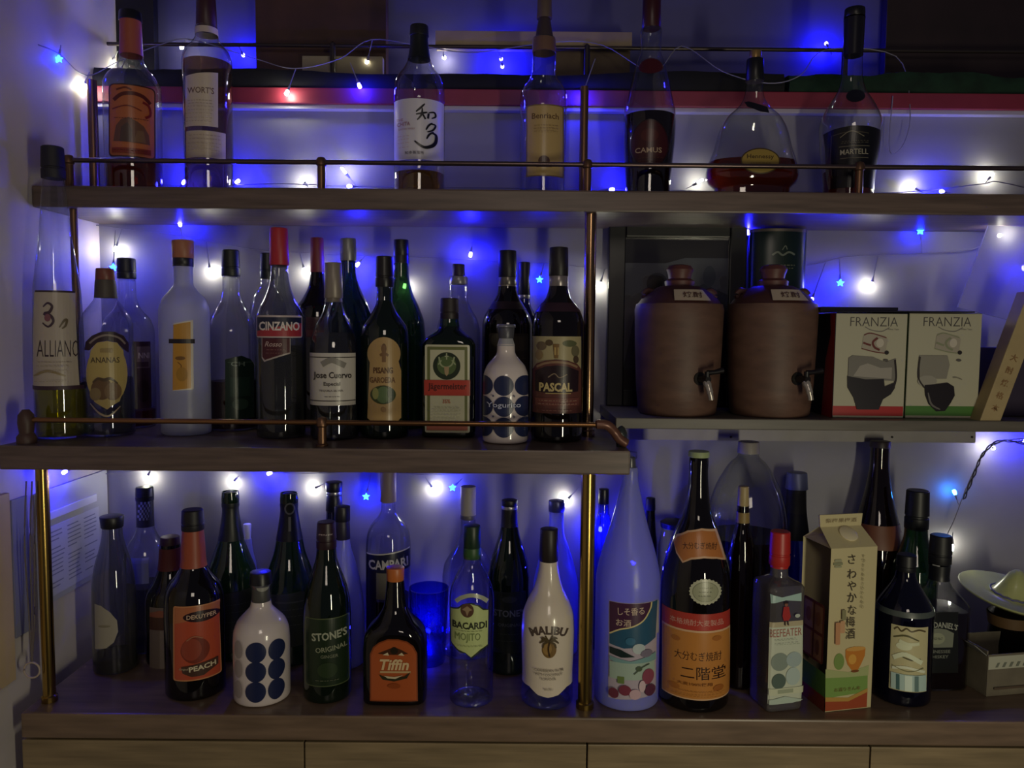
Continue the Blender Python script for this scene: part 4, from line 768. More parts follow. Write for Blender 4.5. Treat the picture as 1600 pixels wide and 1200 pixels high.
bottle('large frosted blue sake bottle with colourful flower label beside the brass pole', 981, 1.2, Z_CT, G_BFROST,
 [(730, 11), (736, 12.5), (742, 12), (780, 19), (820, 29), (860, 41), (890, 48), (905, 50), (990, 50), (1102, 48), (1110, 45)],
 [('cap', 706, 716, 10.5, 10.5, G_CLEAR), ('cap', 714, 734, 8, 9, mat('#55555a', .3, .3), '', 'stopper'),
  ('label', [('poly', [(951, 941), (1027, 941), (1024, 1088), (950, 1093)], '#b4a8b4'), ('poly', [(952, 942), (1018, 942), (1016, 955), (1006, 970), (990, 978), (968, 984), (952, 992)], '#472440'), ('poly', [(1018, 942), (1027, 942), (1024, 1000), (1008, 1008), (975, 1012), (952, 1008), (952, 992), (968, 984), (990, 978), (1006, 970), (1016, 955)], '#2c5670'), ('line', [(952, 992), (968, 983), (990, 977), (1006, 968), (1016, 952), (1018, 942)], 2.2, '#d8c890'),
    T('しそ香る', 986, 954, 12, '#c8b09c', w=42, rot=-.05), T('お酒', 974, 972, 11, '#c8b09c', w=24),
    ('ell', 998, 1012, 10, 8, '#b8c4c4'), ('ell', 985, 1000, 8, 6, '#3a6c88'), ('poly', [(952, 1012), (970, 1014), (992, 1024), (970, 1026), (952, 1022)], '#1c2c2c'), ('poly', [(952, 1026), (985, 1031), (1024, 1022), (1024, 1034), (985, 1040), (952, 1032)], '#7aa0a0'), ('rect', 952, 1034, 1022, 1060, '#a4b8a8'), ('ell', 1010, 1020, 9, 6, '#7c7484'), ('rr', 964, 1055, 975, 1066, '#6c8048', 1),
    ('ell', 976, 1076, 10, 8, '#7c3848'), ('ell', 992, 1082, 9, 8, '#c8a8b0'), ('ell', 1012, 1056, 9, 12, '#8c4858'), ('ell', 1003, 1070, 5, 9, '#d0b8bc'), ('ell', 958, 1082, 8, 8, '#6c3040'), ('ell', 1015, 1078, 8, 9, '#5c3044'), ('ell', 998, 1042, 5, 4, '#4c5c44'), ('line', [(990, 1050), (1003, 1040), (1014, 1036)], 1.6, '#4c5c44')]),
  ('label', [('rect', 1026, 944, 1029, 996, '#b8b4ac')], 'side_strip')], base=1112, group=GC)
BRB = G_DBROWN
bottle('big dark brown barley spirit bottle with orange label and pale green cap', 1087, 1.2, Z_CT, BRB,
 [(712, 14), (722, 15), (735, 14.5), (770, 17), (800, 22), (830, 34), (860, 44), (890, 51), (915, 53.5), (1000, 54), (1102, 52.5)],
 [('cap', 705, 714, 16, 16.5, mat('#9aa878', .5)),
  ('label', [('poly', [(1049, 857), (1056, 846), (1074, 836), (1096, 831), (1119, 834), (1124, 848), (1134, 882), (1120, 876), (1100, 874), (1080, 877), (1066, 884), (1056, 872)], '#d0a884'), ('poly', [(1051, 858), (1058, 848), (1075, 838.5), (1096, 834), (1117, 837), (1121, 849), (1130, 877), (1118, 873), (1100, 871), (1080, 874), (1067, 881), (1058, 871)], '#b8743c'), T('大分むぎ焼酎', 1093, 856, 10, '#3c2414', w=54, rot=-.02, arc=150, b=0)], 'neck_label'),
  ('label', [('scal', 1102, 924, 25, 19.5, '#b8b89c'), ('ell', 1102, 924, 20.5, 15.5, '#84866c'), ('ell', 1102, 924, 19.5, 14.5, '#a0a284')]+small_lines(1090, 1114, (918, 924, 930), '#8a8c70', .9), 'seal'),
  ('label', [('rect', 1033, 958, 1140, 989, '#b03c30'), T('本格焼酎大麦製品', 1088, 972, 9.5, '#d0a090', w=84, b=0), ('rect', 1033, 984, 1140, 1092, '#d8b088'), ('rect', 1034, 987, 1139, 1090, '#c0803c'),
    T('大分むぎ焼酎', 1090, 1024, 14, '#3c2010', w=74, b=0), T('二階堂', 1098, 1050, 20, '#2c160c', w=70, b=0), ('ell', 1055, 1000, 7, 4, '#a8682c'), ('ell', 1120, 996, 7, 4, '#a8682c'), ('ell', 1122, 1074, 8, 5, '#a06028'), ('ell', 1052, 1074, 9, 4, '#a8682c'), T('大麦100%使用', 1085, 1067, 5, '#84501f', w=56)]+small_lines(1046, 1130, (1078, 1083), '#9c6428', .8))], base=1114, group=GC)
bottle('large clear plastic spirit bottle with beige cap and dark red contents', 1164, 1.385, Z_CT, G_CLEAR,
 [(706, 14), (714, 17), (722, 26), (740, 38), (765, 50), (795, 58), (820, 61), (1000, 61), (1075, 59)],
 [('cap', 690, 708, 16, 17, mat('#8c8680', .5)), ('liquid', 835, L_DARK)], group=GC)
bottle('slim bottle with gold neck label between the big plastic bottle and the brown bottle', 1157, 1.283, Z_CT, G_BROWN,
 [(790, 9), (815, 10), (840, 16), (870, 20), (1000, 21), (1070, 20)], [('cap', 760, 792, 8, 9, mat('#a89468', .45)), ('sleeve', 800, 816, mat('#8c7440', .5), 'neck_band')], group=GC)
bottle('clear bottle with crinkled blue-grey foil cap behind the gin bottle and carton', 1240, 1.445, Z_CT, G_BLUE,
 [(762, 14), (790, 15), (830, 20), (870, 28), (900, 30), (1030, 30)],
 [('cap', 738, 764, 15, 17, mat('#6a7094', .4, .3)), ('sleeve', 764, 800, mat('#2c2c28', .5)), ('sleeve', 800, 840, mat('#151820', .5), 'neck_foil')], group=GC)
gin_items = [('poly', [(1202, 927), (1222, 932), (1252, 927), (1252, 940), (1228, 937), (1204, 941)], '#a8c4bc'), ('poly', [(1200, 970), (1254, 970), (1253, 1097), (1198, 1097)], '#c8ceb8'), ('rect', 1200, 970, 1254, 978, '#b8ac8c'), T('BEEFEATER', 1227, 987, 12, '#a86c5c', w=50, b=.0), ('ell', 1218, 1032, 14, 14, '#8a968a'), ('ell', 1240, 1030, 12, 12, '#a4b4b0'), ('ell', 1216, 1062, 11, 12, '#5a6a60'), ('ell', 1238, 1056, 11, 14, '#b4c4bc'), ('rect', 1198, 1073, 1253, 1083, '#ced2b4'), ('rect', 1214, 1075, 1238, 1081, '#a4ac90'), ('poly', [(1199, 1090), (1225, 1086), (1252, 1094), (1236, 1097), (1199, 1097)], '#b8c8b8'),
  ('poly', [(1223, 946), (1231, 946), (1234, 962), (1231, 968), (1223, 968), (1221, 960)], '#a83430'), ('ell', 1227, 943, 2.6, 2.8, '#8c5c48'), ('rect', 1223.5, 938, 1230.5, 941, '#2c2020'), ('line', [(1225, 968), (1225, 975)], 1.6, '#3c2420'), ('line', [(1229, 968), (1230, 975)], 1.6, '#3c2420'), ('ell', 1244, 961, 4, 3, '#b8c0b4')]+small_lines(1208, 1246, (997, 1003), '#9aa48c', .8)
bottle('square clear gin bottle with red cap and pale front label', 1214, 1.2, Z_CT, glass('gin', (.7, .7, .72), (.4, .4, .42), .4, (.34, .31, .31)),
 [(878, 13, 2), (898, 13.5, 2), (902, 17, 2.6), (906, 27, 5), (912, 30, 8), (1000, 30, 9), (1104, 29, 9)],
 [('cap', 830, 882, 15, 16, mat('#b02a24', .4), 'ring'), ('sleeve', 880, 886, mat('#b02a24', .4), 'cap_ring'), ('label', gin_items), ], n=9, dr=.97, rot=13, base=1112, group=GC)
bottle('tall amber beer-brown bottle with narrow neck behind the carton', 1368, 1.44, Z_CT, G_BROWN,
 [(696, 14), (720, 14), (750, 17), (790, 25), (820, 33), (850, 40), (880, 42), (1040, 41)],
 [('cap', 689, 699, 15, 15.5, mat('#2a2022', .45)), ('sleeve', 815, 850, mat('#6a3c24', .5), 'shoulder_label')], group=GC)
bottle('green bottle with tall black cap near the right end, behind the illustrated-label bottle', 1427, 1.37, Z_CT, G_GREEN,
 [(822, 16.5), (835, 17), (860, 23), (885, 31), (905, 33), (1035, 32)], [('cap', 766, 826, 16.5, 17.5, mat('#121416', .45), 'ring')], group=GC)
bottle('square whiskey bottle with black cap and grey and black label at right', 1464, 1.30, Z_CT, G_CLEAR,
 [(878, 15, 2), (900, 14, 2), (912, 17, 2.3), (925, 27, 3), (935, 33, 5), (942, 35, 7), (1000, 35, 8), (1062, 34, 8)],
 [('cap', 836, 880, 15.5, 16.5, mat('#131317', .5), 'ring'), ('sleeve', 882, 905, mat('#16171a', .4)), ('label', [('rect', 1455, 886, 1468, 898, '#9c9c9c')], 'neck_badge'), ('liquid', 948, L_DARK),
  ('label', [('rect', 1436, 955, 1497, 1050, '#181a18'), T("JACK DANIEL'S", 1465, 976, 12, '#a4a698', w=62, arc=90, b=.02), ('poly', [(1442, 986), (1456, 981), (1466, 980), (1478, 982), (1490, 988), (1488, 1010), (1442, 1010)], '#7c8070'), ('ell', 1464, 996, 12, 9, '#94987f'), T('OLD No.7', 1464, 996, 4, '#50544a', w=16), T('TENNESSEE', 1464, 1016, 5, '#7c7f74', w=40), T('WHISKEY', 1464, 1024, 5, '#7c7f74', w=34)])], n=8, dr=.95, rot=4, group=GC)
bottle('dark navy bottle with illustrated cream label standing right of the carton', 1411, 1.2, Z_CT, G_NAVY,
 [(888, 14), (898, 15), (912, 21), (928, 31), (942, 39), (955, 42), (1000, 42), (1098, 40)],
 [('cap', 866, 892, 14, 14.5, mat('#121318', .45), 'ring'),
  ('label', [('poly', [(1392, 979), (1450, 979), (1447, 1080), (1388, 1080)], '#c4bc90'), ('line', [(1396, 986), (1402, 982), (1408, 987), (1416, 982), (1424, 986), (1436, 983), (1446, 986)], 2.6, '#5c5034'), ('line', [(1395, 998), (1415, 993), (1436, 1000)], 3, '#5c5838', 1), ('ell', 1412, 1010, 13, 6, '#dce0bc'), ('line', [(1404, 1002), (1420, 1006), (1436, 1004)], 5, '#d8dcb8'), ('line', [(1408, 1026), (1424, 1030), (1438, 1028)], 2.4, '#5c5a40', 1), ('line', [(1394, 1030), (1414, 1022), (1440, 1034)], 7, '#dce2c0'), ('line', [(1392, 1046), (1416, 1042), (1444, 1048)], 4, '#e0e4c8'), ('line', [(1392, 1042), (1418, 1048), (1442, 1042)], 1.2, '#84845c'), ('rect', 1390, 1053, 1446, 1078, '#b4ccc4'), ('rect', 1398, 1054, 1404, 1078, '#4c6c6c'), ('rect', 1412, 1054, 1424, 1078, '#dcecdc'), ('rect', 1428, 1054, 1434, 1078, '#6a8480')]),
  ('sleeve', 944, 952, mat('#4c5450', .4), 'shoulder_ring')], base=1106, group=GC)

bottle('slim dark bottle barely seen behind the frosted blue sake bottle', 1014, 1.462, Z_CT, G_DBROWN,
 [(796, 7), (810, 7.5), (830, 9), (850, 11), (1020, 11)], [('cap', 778, 797, 7, 7.5, mat('#15141a', .5))], group=GC)
jx = P(1053, 850, 1.455); s = sx(1048, 850, 1.455)
gj = empty('glass_jar', (jx.x, 1.455, Z_CT+.0004), 'clear glass jar with dark lid behind the barley spirit bottle', 'jar')
hj = P(1048, 824, 1.455).z-Z_CT; bm = bmesh.new(); lathe(bm, [(0, 20*s), (.004, 23*s), (hj*.85, 24*s), (hj*.95, 21*s), (hj, 19*s)], 36); new_obj('glass_body', bm, G_CLEAR, gj)
bm = bmesh.new(); lathe(bm, [(hj, 21*s), (hj+.010, 22*s), (hj+.014, 16*s), (hj+.016, 4*s)], 32); new_obj('lid', bm, mat('#1c1a20', .4), gj)
# ---------------------------------------------------------------- blue tumbler
def local_lathe(name, prof, m, parent=None, n=40, close=True):
    bm = bmesh.new(); lathe(bm, prof, n, close=close); return new_obj(name, bm, m, parent)
tx = P(670, 960, 1.365); s = sx(670, 960, 1.365); hT = P(670, 918, 1.365).z-Z_CT
tm = local_lathe('glass_tumbler', [(0, 24*s), (.004, 26*s), (hT*.5, 29*s), (hT, 31*s), (hT, 29.5*s), (hT*.5, 27.5*s), (.010, 24*s)], G_BLUE, close=True)
tm.location = (tx.x, 1.365, Z_CT+.0004); tag(tm, 'bluish glass tumbler between the tea liqueur and mojito bottles', 'glass')

# ---------------------------------------------------------------- sake carton
Yc = depth(1289, 1113, Z_CT); c0 = P(1289, 1113, Yc); th = math.radians(12)
ca = empty('drink_carton', (c0.x, Yc, Z_CT+.0004), 'cream paper drink carton with plum and bowl picture, brown side and round closure', 'carton', None, th)
Wc, Dc = .083, .076; Hb = P(1296, 858, Yc).z-Z_CT; Hr = P(1320, 826, Yc+.03).z-Z_CT; Hf = P(1320, 806, Yc+.035).z-Z_CT
bm = bmesh.new()
def V(x, y, z): return bm.verts.new((x, y, z))
v = [V(0, 0, 0), V(Wc, 0, 0), V(Wc, Dc, 0), V(0, Dc, 0), V(0, 0, Hb), V(Wc, 0, Hb), V(Wc, Dc, Hb), V(0, Dc, Hb)]
f1, f2 = V(.004, Dc*.48, Hr), V(Wc-.004, Dc*.48, Hr); g1, g2 = V(.004, Dc*.52, Hr), V(Wc-.004, Dc*.52, Hr)
t1, t2, t3, t4 = V(.002, Dc*.48, Hf), V(Wc-.002, Dc*.48, Hf), V(Wc-.002, Dc*.52, Hf), V(.002, Dc*.52, Hf)
i1, i2 = V(.022, Dc*.5, Hr-.012), V(Wc-.022, Dc*.5, Hr-.012)
for q in ((v[0], v[1], v[5], v[4]), (v[1], v[2], v[6], v[5]), (v[2], v[3], v[7], v[6]), (v[3], v[2], v[1], v[0]), (v[4], v[5], f2, f1), (v[6], v[7], g1, g2), (f1, f2, t2, t1), (g2, g1, t4, t3), (t1, t2, t3, t4), (f1, t1, t4, g1), (f2, g2, t3, t2), (v[5], v[6], i2), (v[5], i2, f2), (v[6], g2, i2), (f2, i2, g2), (v[7], v[4], i1), (v[4], f1, i1), (v[7], i1, g1), (f1, g1, i1)):
    f = bm.faces.new(q)
CR = mat('#c4b88c', .5); SIDE = mat('#a0785a', .55)
for f in bm.faces:
    c = f.calc_center_median(); f.material_index = 1 if (c.x < .003 or (c.x < .02 and c.z > Hb and c.y < Dc and abs(f.normal.x) > .5)) else 0
co = new_obj('carton_body', bm, [CR, SIDE], ca, False)
sc_ = sx(1330, 980, Yc)
def cconv(px, py): return (px-(1290+(1113-py)*.03))*sc_/.985, P(1330, py+(1330-px)*0, Yc).z-Z_CT
def csurf(x, z, e): return Vector((x, -e, z))
it = [('poly', [(1290, 1052), (1310, 1058), (1340, 1058), (1364, 1050), (1364, 1088), (1290, 1092)], '#7c9c50'), ('poly', [(1290, 1046), (1330, 1054), (1366, 1046), (1365, 1062), (1330, 1062), (1290, 1060)], '#a8b078'), ('poly', [(1290, 1092), (1330, 1096), (1364, 1084), (1363, 1112), (1290, 1112)], '#a04c30'), ('poly', [(1290, 1090), (1330, 1094), (1364, 1082), (1364, 1088), (1330, 1100), (1290, 1097)], '#b89048'),
      ('ell', 1313, 1036, 9, 13, '#7c9450'), ('poly', [(1324, 1018), (1340, 1014), (1359, 1019), (1358, 1030), (1352, 1042), (1346, 1052), (1336, 1052), (1328, 1042), (1324, 1030)], '#c47c30'), ('ell', 1342, 1018, 17, 3.5, '#d09c50'), ('ell', 1336, 1034, 7, 8, '#d8a048'), ('ell', 1341, 1053, 7, 2, '#7c4c28'),
      T('お酒りきん本', 1328, 1080, 6, '#7c7c40', w=46), ('rr', 1301, 880, 1317, 884, '#8a8c6c', 1), ('rr', 1303, 885, 1315, 888, '#9c9c7c', 1), ('rr', 1303, 875, 1315, 879, '#a0a080', 1)]
ys = [876, 899, 918, 936, 956]
for ch, y in zip('さわやかな', ys): it.append(T(ch, 1333+(915-y)*-.02, y, 15, '#4c4434', b=0))
for ch, y in zip('梅酒', (974, 993)): it.append(T(ch, 1331, y, 16, '#4c4434', b=0))
for i, ch in enumerate('すっきりあまさひかえめの'): it.append(T(ch, 1352-i*.2, 872+i*7.2, 5, '#8c845c', b=0))
it += [('rr', 1315, 954, 1322, 970, '#8c8864', 1), ('rr', 1304, 973, 1312, 1008, '#c08c64', 2), ('rr', 1312, 971, 1320, 990, '#c89c74', 2)]
fa = art_mesh('front_print', it, cconv, csurf, ca, step=0, base_e=.0003, layer=.00012)
# gable print and round closure
gn = math.atan2(Hr-Hb, Dc*.48)
def gsurf(x, z, e): return Vector((x, z*math.cos(gn)-e*math.sin(gn), Hb+z*math.sin(gn)+e*math.cos(gn)))
bm = bmesh.new(); lathe(bm, [(0, .0150), (.0016, .0150), (.0024, .0138)], 28)
cl_ = new_obj('round_closure', bm, mat('#d8cca8', .4), ca); cl_.matrix_local = Matrix.Translation(gsurf(Wc*.55, (Dc*.48)/math.cos(gn)*.62, .0004))@Matrix.Rotation(gn, 4, 'X')
art_mesh('ridge_print', [T('梨梅果梅酒', 0, 0, 7, '#8c7c5c', w=56)], lambda px, py: (Wc*.5+px*sc_, -py*sc_), lambda x, z, e: Vector((x, Dc*.48-e, (Hr+Hf)/2+z)), ca, step=0)
# brown window pattern on the left side
def ssurf(x, z, e): return Vector((-e, Dc-x, z))
art_mesh('side_print', [('rr', .008, .072, .066, .17, '#6c382a', .006), ('rect', .012, .122, .036, .165, '#a07858'), ('rect', .040, .122, .062, .165, '#94684c'), ('rect', .012, .076, .036, .117, '#94684c'), ('rect', .040, .076, .062, .117, '#94684c'), ('ell', .024, .143, .007, .012, '#84543c'), ('ell', .051, .143, .006, .012, '#84543c'), ('ell', .051, .096, .005, .013, '#6c4430'), ('rect', 0, .024, .076, .062, '#4c7034'), ('rect', 0, 0, .076, .024, '#74301f')], lambda a, b: (a, b), ssurf, ca, step=0, base_e=.0003, layer=.00015)

# ---------------------------------------------------------------- sombrero-lidded bottle and box at right
sb = P(1590, 940, 1.37); s = sx(1590, 940, 1.37)
so = empty('liquor_bottle', (P(1578, 960, 1.37).x, 1.37, Z_CT+.0004), 'dark bottle wearing a pale green ceramic sombrero at the right edge', 'bottle', GC)
hz = P(1578, 935, 1.37).z-Z_CT
bm = bmesh.new(); lathe(bm, [(0, 28*s), (.003, 30*s), (hz*.35, 31*s), (hz*.6, 28*s), (hz*.8, 30*s), (hz-.012, 20*s), (hz-.002, 12*s)], 32); new_obj('glass_body', bm, G_DBROWN, so)
bm = bmesh.new(); R_ = 75*s; 
lathe(bm, [(-.004, .012), (-.003, R_*.5), (.001, R_*.85), (.0075, R_*.99), (.0095, R_), (.0105, R_*.985), (.0075, R_*.8), (.004, R_*.55), (.006, R_*.42), (.013, R_*.34), (.030, R_*.24), (.046, R_*.15), (.054, R_*.07), (.056, R_*.01)], 48)
ht = new_obj('sombrero_lid', bm, mat('#b0b478', .3, 0, .08, 30, coat=.4), so); ht.location = (0, 0, hz+.001); ht.rotation_euler = (math.radians(9), math.radians(6.5), 0)
bm = bmesh.new(); N = 30; pts = [(R_*.40*math.cos(2*math.pi*k/N), R_*.40*math.sin(2*math.pi*k/N), .0085+.0015*(k % 2)) for k in range(N+1)]; tube(bm, pts, .0018, 6, cap=False)
new_obj('hat_cord', bm, mat('#5c5c84', .5), ht)
for k, xx in enumerate((-.62, -.2, .25, .66)):
    pass
bm = bmesh.new(); lathe(bm, [(hz*.62, 29*s*1.02), (hz*.78, 31*s*1.02)], 32, close=False); new_obj('label', bm, mat('#5c4428', .6), so)
bx = P(1540, 1048, 1.26); Yb2 = depth(1540, 1089, Z_CT)
hb = P(1545, 1024, Yb2).z-Z_CT
bo = empty('cardboard_box', (P(1541, 1087, Yb2).x, Yb2, Z_CT+.0004), 'low open grey cardboard box at the right end of the countertop', 'box', None, math.radians(10))
bm = bmesh.new(); box(bm, 0, .16, 0, .0025, 0, hb, .0005); box(bm, 0, .0025, .0026, .09, 0, hb+.006, .0005); box(bm, .1575, .16, .0026, .09, 0, hb, .0005); box(bm, .0026, .157, .0875, .09, 0, hb, .0005); box(bm, .0026, .157, .0026, .087, 0, .0025)
new_obj('box_body', bm, mat('#6c6454', .65, 0, .15, 30), bo, False)
q = [P(1545, 1026, Yb2).z-Z_CT, P(1545, 1047, Yb2).z-Z_CT]
art_mesh('print', [('rect', .001, q[1], .158, q[0]-.001, '#b4b4a0')]+[('poly', [(.014+i*.013, q[1]+.003), (.019+i*.013, q[1]+.003), (.023+i*.013, q[1]+.011), (.018+i*.013, q[1]+.011)], '#74786a') for i in range(10)]+[('rect', .012, .012, .10, .016, '#5a4c40')], lambda a, b: (a, b), lambda x, z, e: Vector((x, -e, z)), bo, step=0, base_e=.0003)
bm = bmesh.new(); mt = Matrix.Rotation(math.radians(38), 4, 'Y'); box(bm, -.032, 0, .003, .06, 0, .0015, .0004, 0, mt)
fl = new_obj('flap', bm, mat('#7c7a74', .6), bo, False); fl.location = (.001, 0, hb-.004)

# ================================================================ RIGHT SHELF
# picture frame behind the jars
fx0, fx1 = P(949, 500, 1.475).x, P(1163, 500, 1.475).x; fz1 = P(1050, 351, 1.48).z; Hh = fz1-Z_RS-.0008; Wf = fx1-fx0
fr = empty('picture_frame', (fx0, 1.470, Z_RS+.0004), 'black picture frame leaning on the wall behind the left clay jar', 'picture frame')
bm = bmesh.new(); t = .032
box(bm, 0, t, 0, .018, 0, Hh, .002); box(bm, Wf-t, Wf, 0, .018, 0, Hh, .002); box(bm, t, Wf-t, 0, .018, 0, t, .002); box(bm, t, Wf-t, 0, .018, Hh-t*.75, Hh, .002)
new_obj('frame', bm, mat('#0e0d14', .35), fr, False)
bm = bmesh.new(); box(bm, t, Wf-t, .010, .014, t, Hh-t*.75); new_obj('mount', bm, mat('#45423f', .7), fr, False)
mw, mz = Wf-2*t, Hh-t*1.75
art_mesh('picture', [('poly', [(t, Hh*.2), (Wf-t, Hh*.2), (Wf-t, Hh*.82), (Wf*.56, Hh*.82), (Wf*.42, Hh*.79), (t, Hh*.79)], '#7c8088'), ('poly', [(t, Hh*.2), (Wf-t, Hh*.2), (Wf-t, Hh*.62), (Wf*.7, Hh*.68), (Wf*.5, Hh*.6), (Wf*.33, Hh*.7), (t+.02, Hh*.5)], '#4c5258'), ('ell', Wf*.36, Hh*.68, .02, .02, '#2c2c30'), ('ell', Wf*.74, Hh*.72, .012, .02, '#5c646c')], lambda a, b: (a, b), lambda x, z, e: Vector((x, .010-e, z)), fr, step=0)
bm = bmesh.new(); box(bm, t*.95, Wf-t*.95, .0075, .0085, t*.95, Hh-t*.7); new_obj('glass_pane', bm, glass('pane', (.85, .85, .85), (.6, .6, .6)), fr, False)
# gift tube
gx_, gr = P(1214, 420, 1.46).x, 44*1.44/F; hz2 = P(1214, 357, 1.44).z-Z_RS
gt = empty('gift_tube', (gx_, 1.46, Z_RS+.0004), 'dark green cylindrical whisky gift tube behind the right clay jar', 'gift tube')
bm = bmesh.new(); lathe(bm, [(0, gr), (hz2-.006, gr)], 40); o = new_obj('tube_body', bm, mat('#10231f', .3), gt); o.scale = (1, .5, 1)
bm = bmesh.new(); lathe(bm, [(hz2-.006, gr*1.02), (hz2-.001, gr*1.02), (hz2, gr*.97)], 40); o = new_obj('lid', bm, mat('#7a7064', .35, .7), gt); o.scale = (1, .5, 1)
gs = 1.40/F
art_mesh('label', [('line', [(-18, 396), (-10, 391), (-2, 396), (8, 391), (18, 395)], 3, '#6c7468'), ('line', [(-3, 388), (2, 381), (5, 387)], 1.5, '#6c7468')]+small_lines(-20, 18, (412, 417), '#6a6c58', 1.4), lambda px, py: (px*gs+.003, P(1214, py, 1.40).z-Z_RS), lambda x, z, e: Vector((x, -.5*math.sqrt(max(1e-6, (gr+e*2)**2-x*x)), z)), gt)
# clay jars
def jar(cx, Yj, label, seed):
    s = sx(cx, 560, Yj); X = P(cx, 560, Yj).x
    zf = lambda py: P(cx, py, Yj).z-Z_RS
    r = empty('clay_jar', (X, Yj, Z_RS+.0004), label, 'jar', 'clay spirit servers on the right shelf')
    CL = mat('#5e4438', .55, 0, .22, 18, .5, (1, 1, 3)); CD = mat('#4a2c28', .5, 0, .15, 20, .3)
    prof = [(0, 57*s), (.004, 60*s), (zf(600), 64*s), (zf(540), 66.5*s), (zf(500), 67.5*s), (zf(485), 68*s), (zf(476), 66*s)]
    bm = bmesh.new(); lathe(bm, prof, 56); new_obj('jar_body', bm, CL, r)
    bm = bmesh.new(); lathe(bm, [(zf(476), 64*s), (zf(468), 58*s), (zf(458), 46*s), (zf(452), 38*s), (zf(448), 30*s)], 48); new_obj('shoulder', bm, CD, r)
    bm = bmesh.new(); lathe(bm, [(zf(450), 22*s), (zf(440), 23*s), (zf(436), 17*s), (zf(430), 18*s), (zf(422), 21*s), (zf(416), 17*s), (zf(414), 8*s)], 32); new_obj('lid', bm, mat('#5a3430', .5, 0, .1, 20), r)
    for a in (-1, 1):
        bm = bmesh.new(); tube(bm, smooth_path([(a*46*s, 0, zf(472)), (a*55*s, 0, zf(462)), (a*49*s, 0, zf(455)), (a*40*s, 0, zf(458))], 5), .0055, 8); new_obj('lug', bm, CD, r)
    # paper tag on the shoulder
    rr = lambda z: 0
    bm = bmesh.new(); z0_, z1_ = zf(472), zf(455); n = 10; V0 = []; V1 = []
    for i in range(n+1):
        u = (i/n-.5); x0 = (u*56+8)*s; x1 = (u*44+4)*s; V0.append(bm.verts.new((x0, -math.sqrt((64*s)**2-x0*x0)-.0008, z0_))); V1.append(bm.verts.new((x1, -math.sqrt((46*s)**2-x1*x1)-.0025, z1_)))
    for i in range(n): bm.faces.new((V0[i], V0[i+1], V1[i+1], V1[i]))
    tg = new_obj('paper_tag', bm, mat('#b8a894', .7), r)
    sf = lambda x, z, e: Vector((x, -math.sqrt((64*s-(z-z0_)/(z1_-z0_)*18*s)**2-x*x)-.0028-e, z))
    art_mesh('tag_print', [T('焼酎', 8, 463, 9, '#5c4438', w=30)], lambda a, b: (a*s, zf(b)), sf, tg, step=0)
    # tap
    ta = math.radians(18); R = Matrix.Rotation(ta, 4, 'Z'); zt = zf(588); rb = 63.5*s
    bm = bmesh.new(); tube(bm, [(0, -rb+.004, zt), (0, -rb-.003, zt)], .011, 20); tube(bm, [(0, -rb-.002, zt), (0, -rb-.028, zt)], [.0065, .0055], 14); tp = new_obj('tap', bm, mat('#16120f', .4), r); tp.matrix_local = R
    bm = bmesh.new(); tube(bm, [(0, -rb-.024, zt+.004), (0, -rb-.024, zt+.013)], .0045, 10); tube(bm, [(0, -rb-.024, zt+.011), (.012, -rb-.026, zt+.012), (.027, -rb-.027, zt+.015)], [.0045, .0038, .0052], 10); o = new_obj('tap_lever', bm, mat('#120e0e', .4), tp)
    bm = bmesh.new(); tube(bm, smooth_path([(0, -rb-.022, zt-.004), (.001, -rb-.027, zt-.012), (.003, -rb-.030, zt-.024), (.005, -rb-.030, zt-.033)], 4), [.0065]*4+[.0055]*4+[.0045]*5, 12); new_obj('spout', bm, mat('#a8a098', .2, .4), tp)
jar(1059, 1.35, 'brown clay spirit jar with tap in front of the black picture frame', 1)
jar(1204, 1.345, 'brown clay spirit jar with tap in front of the green gift tube', 2)
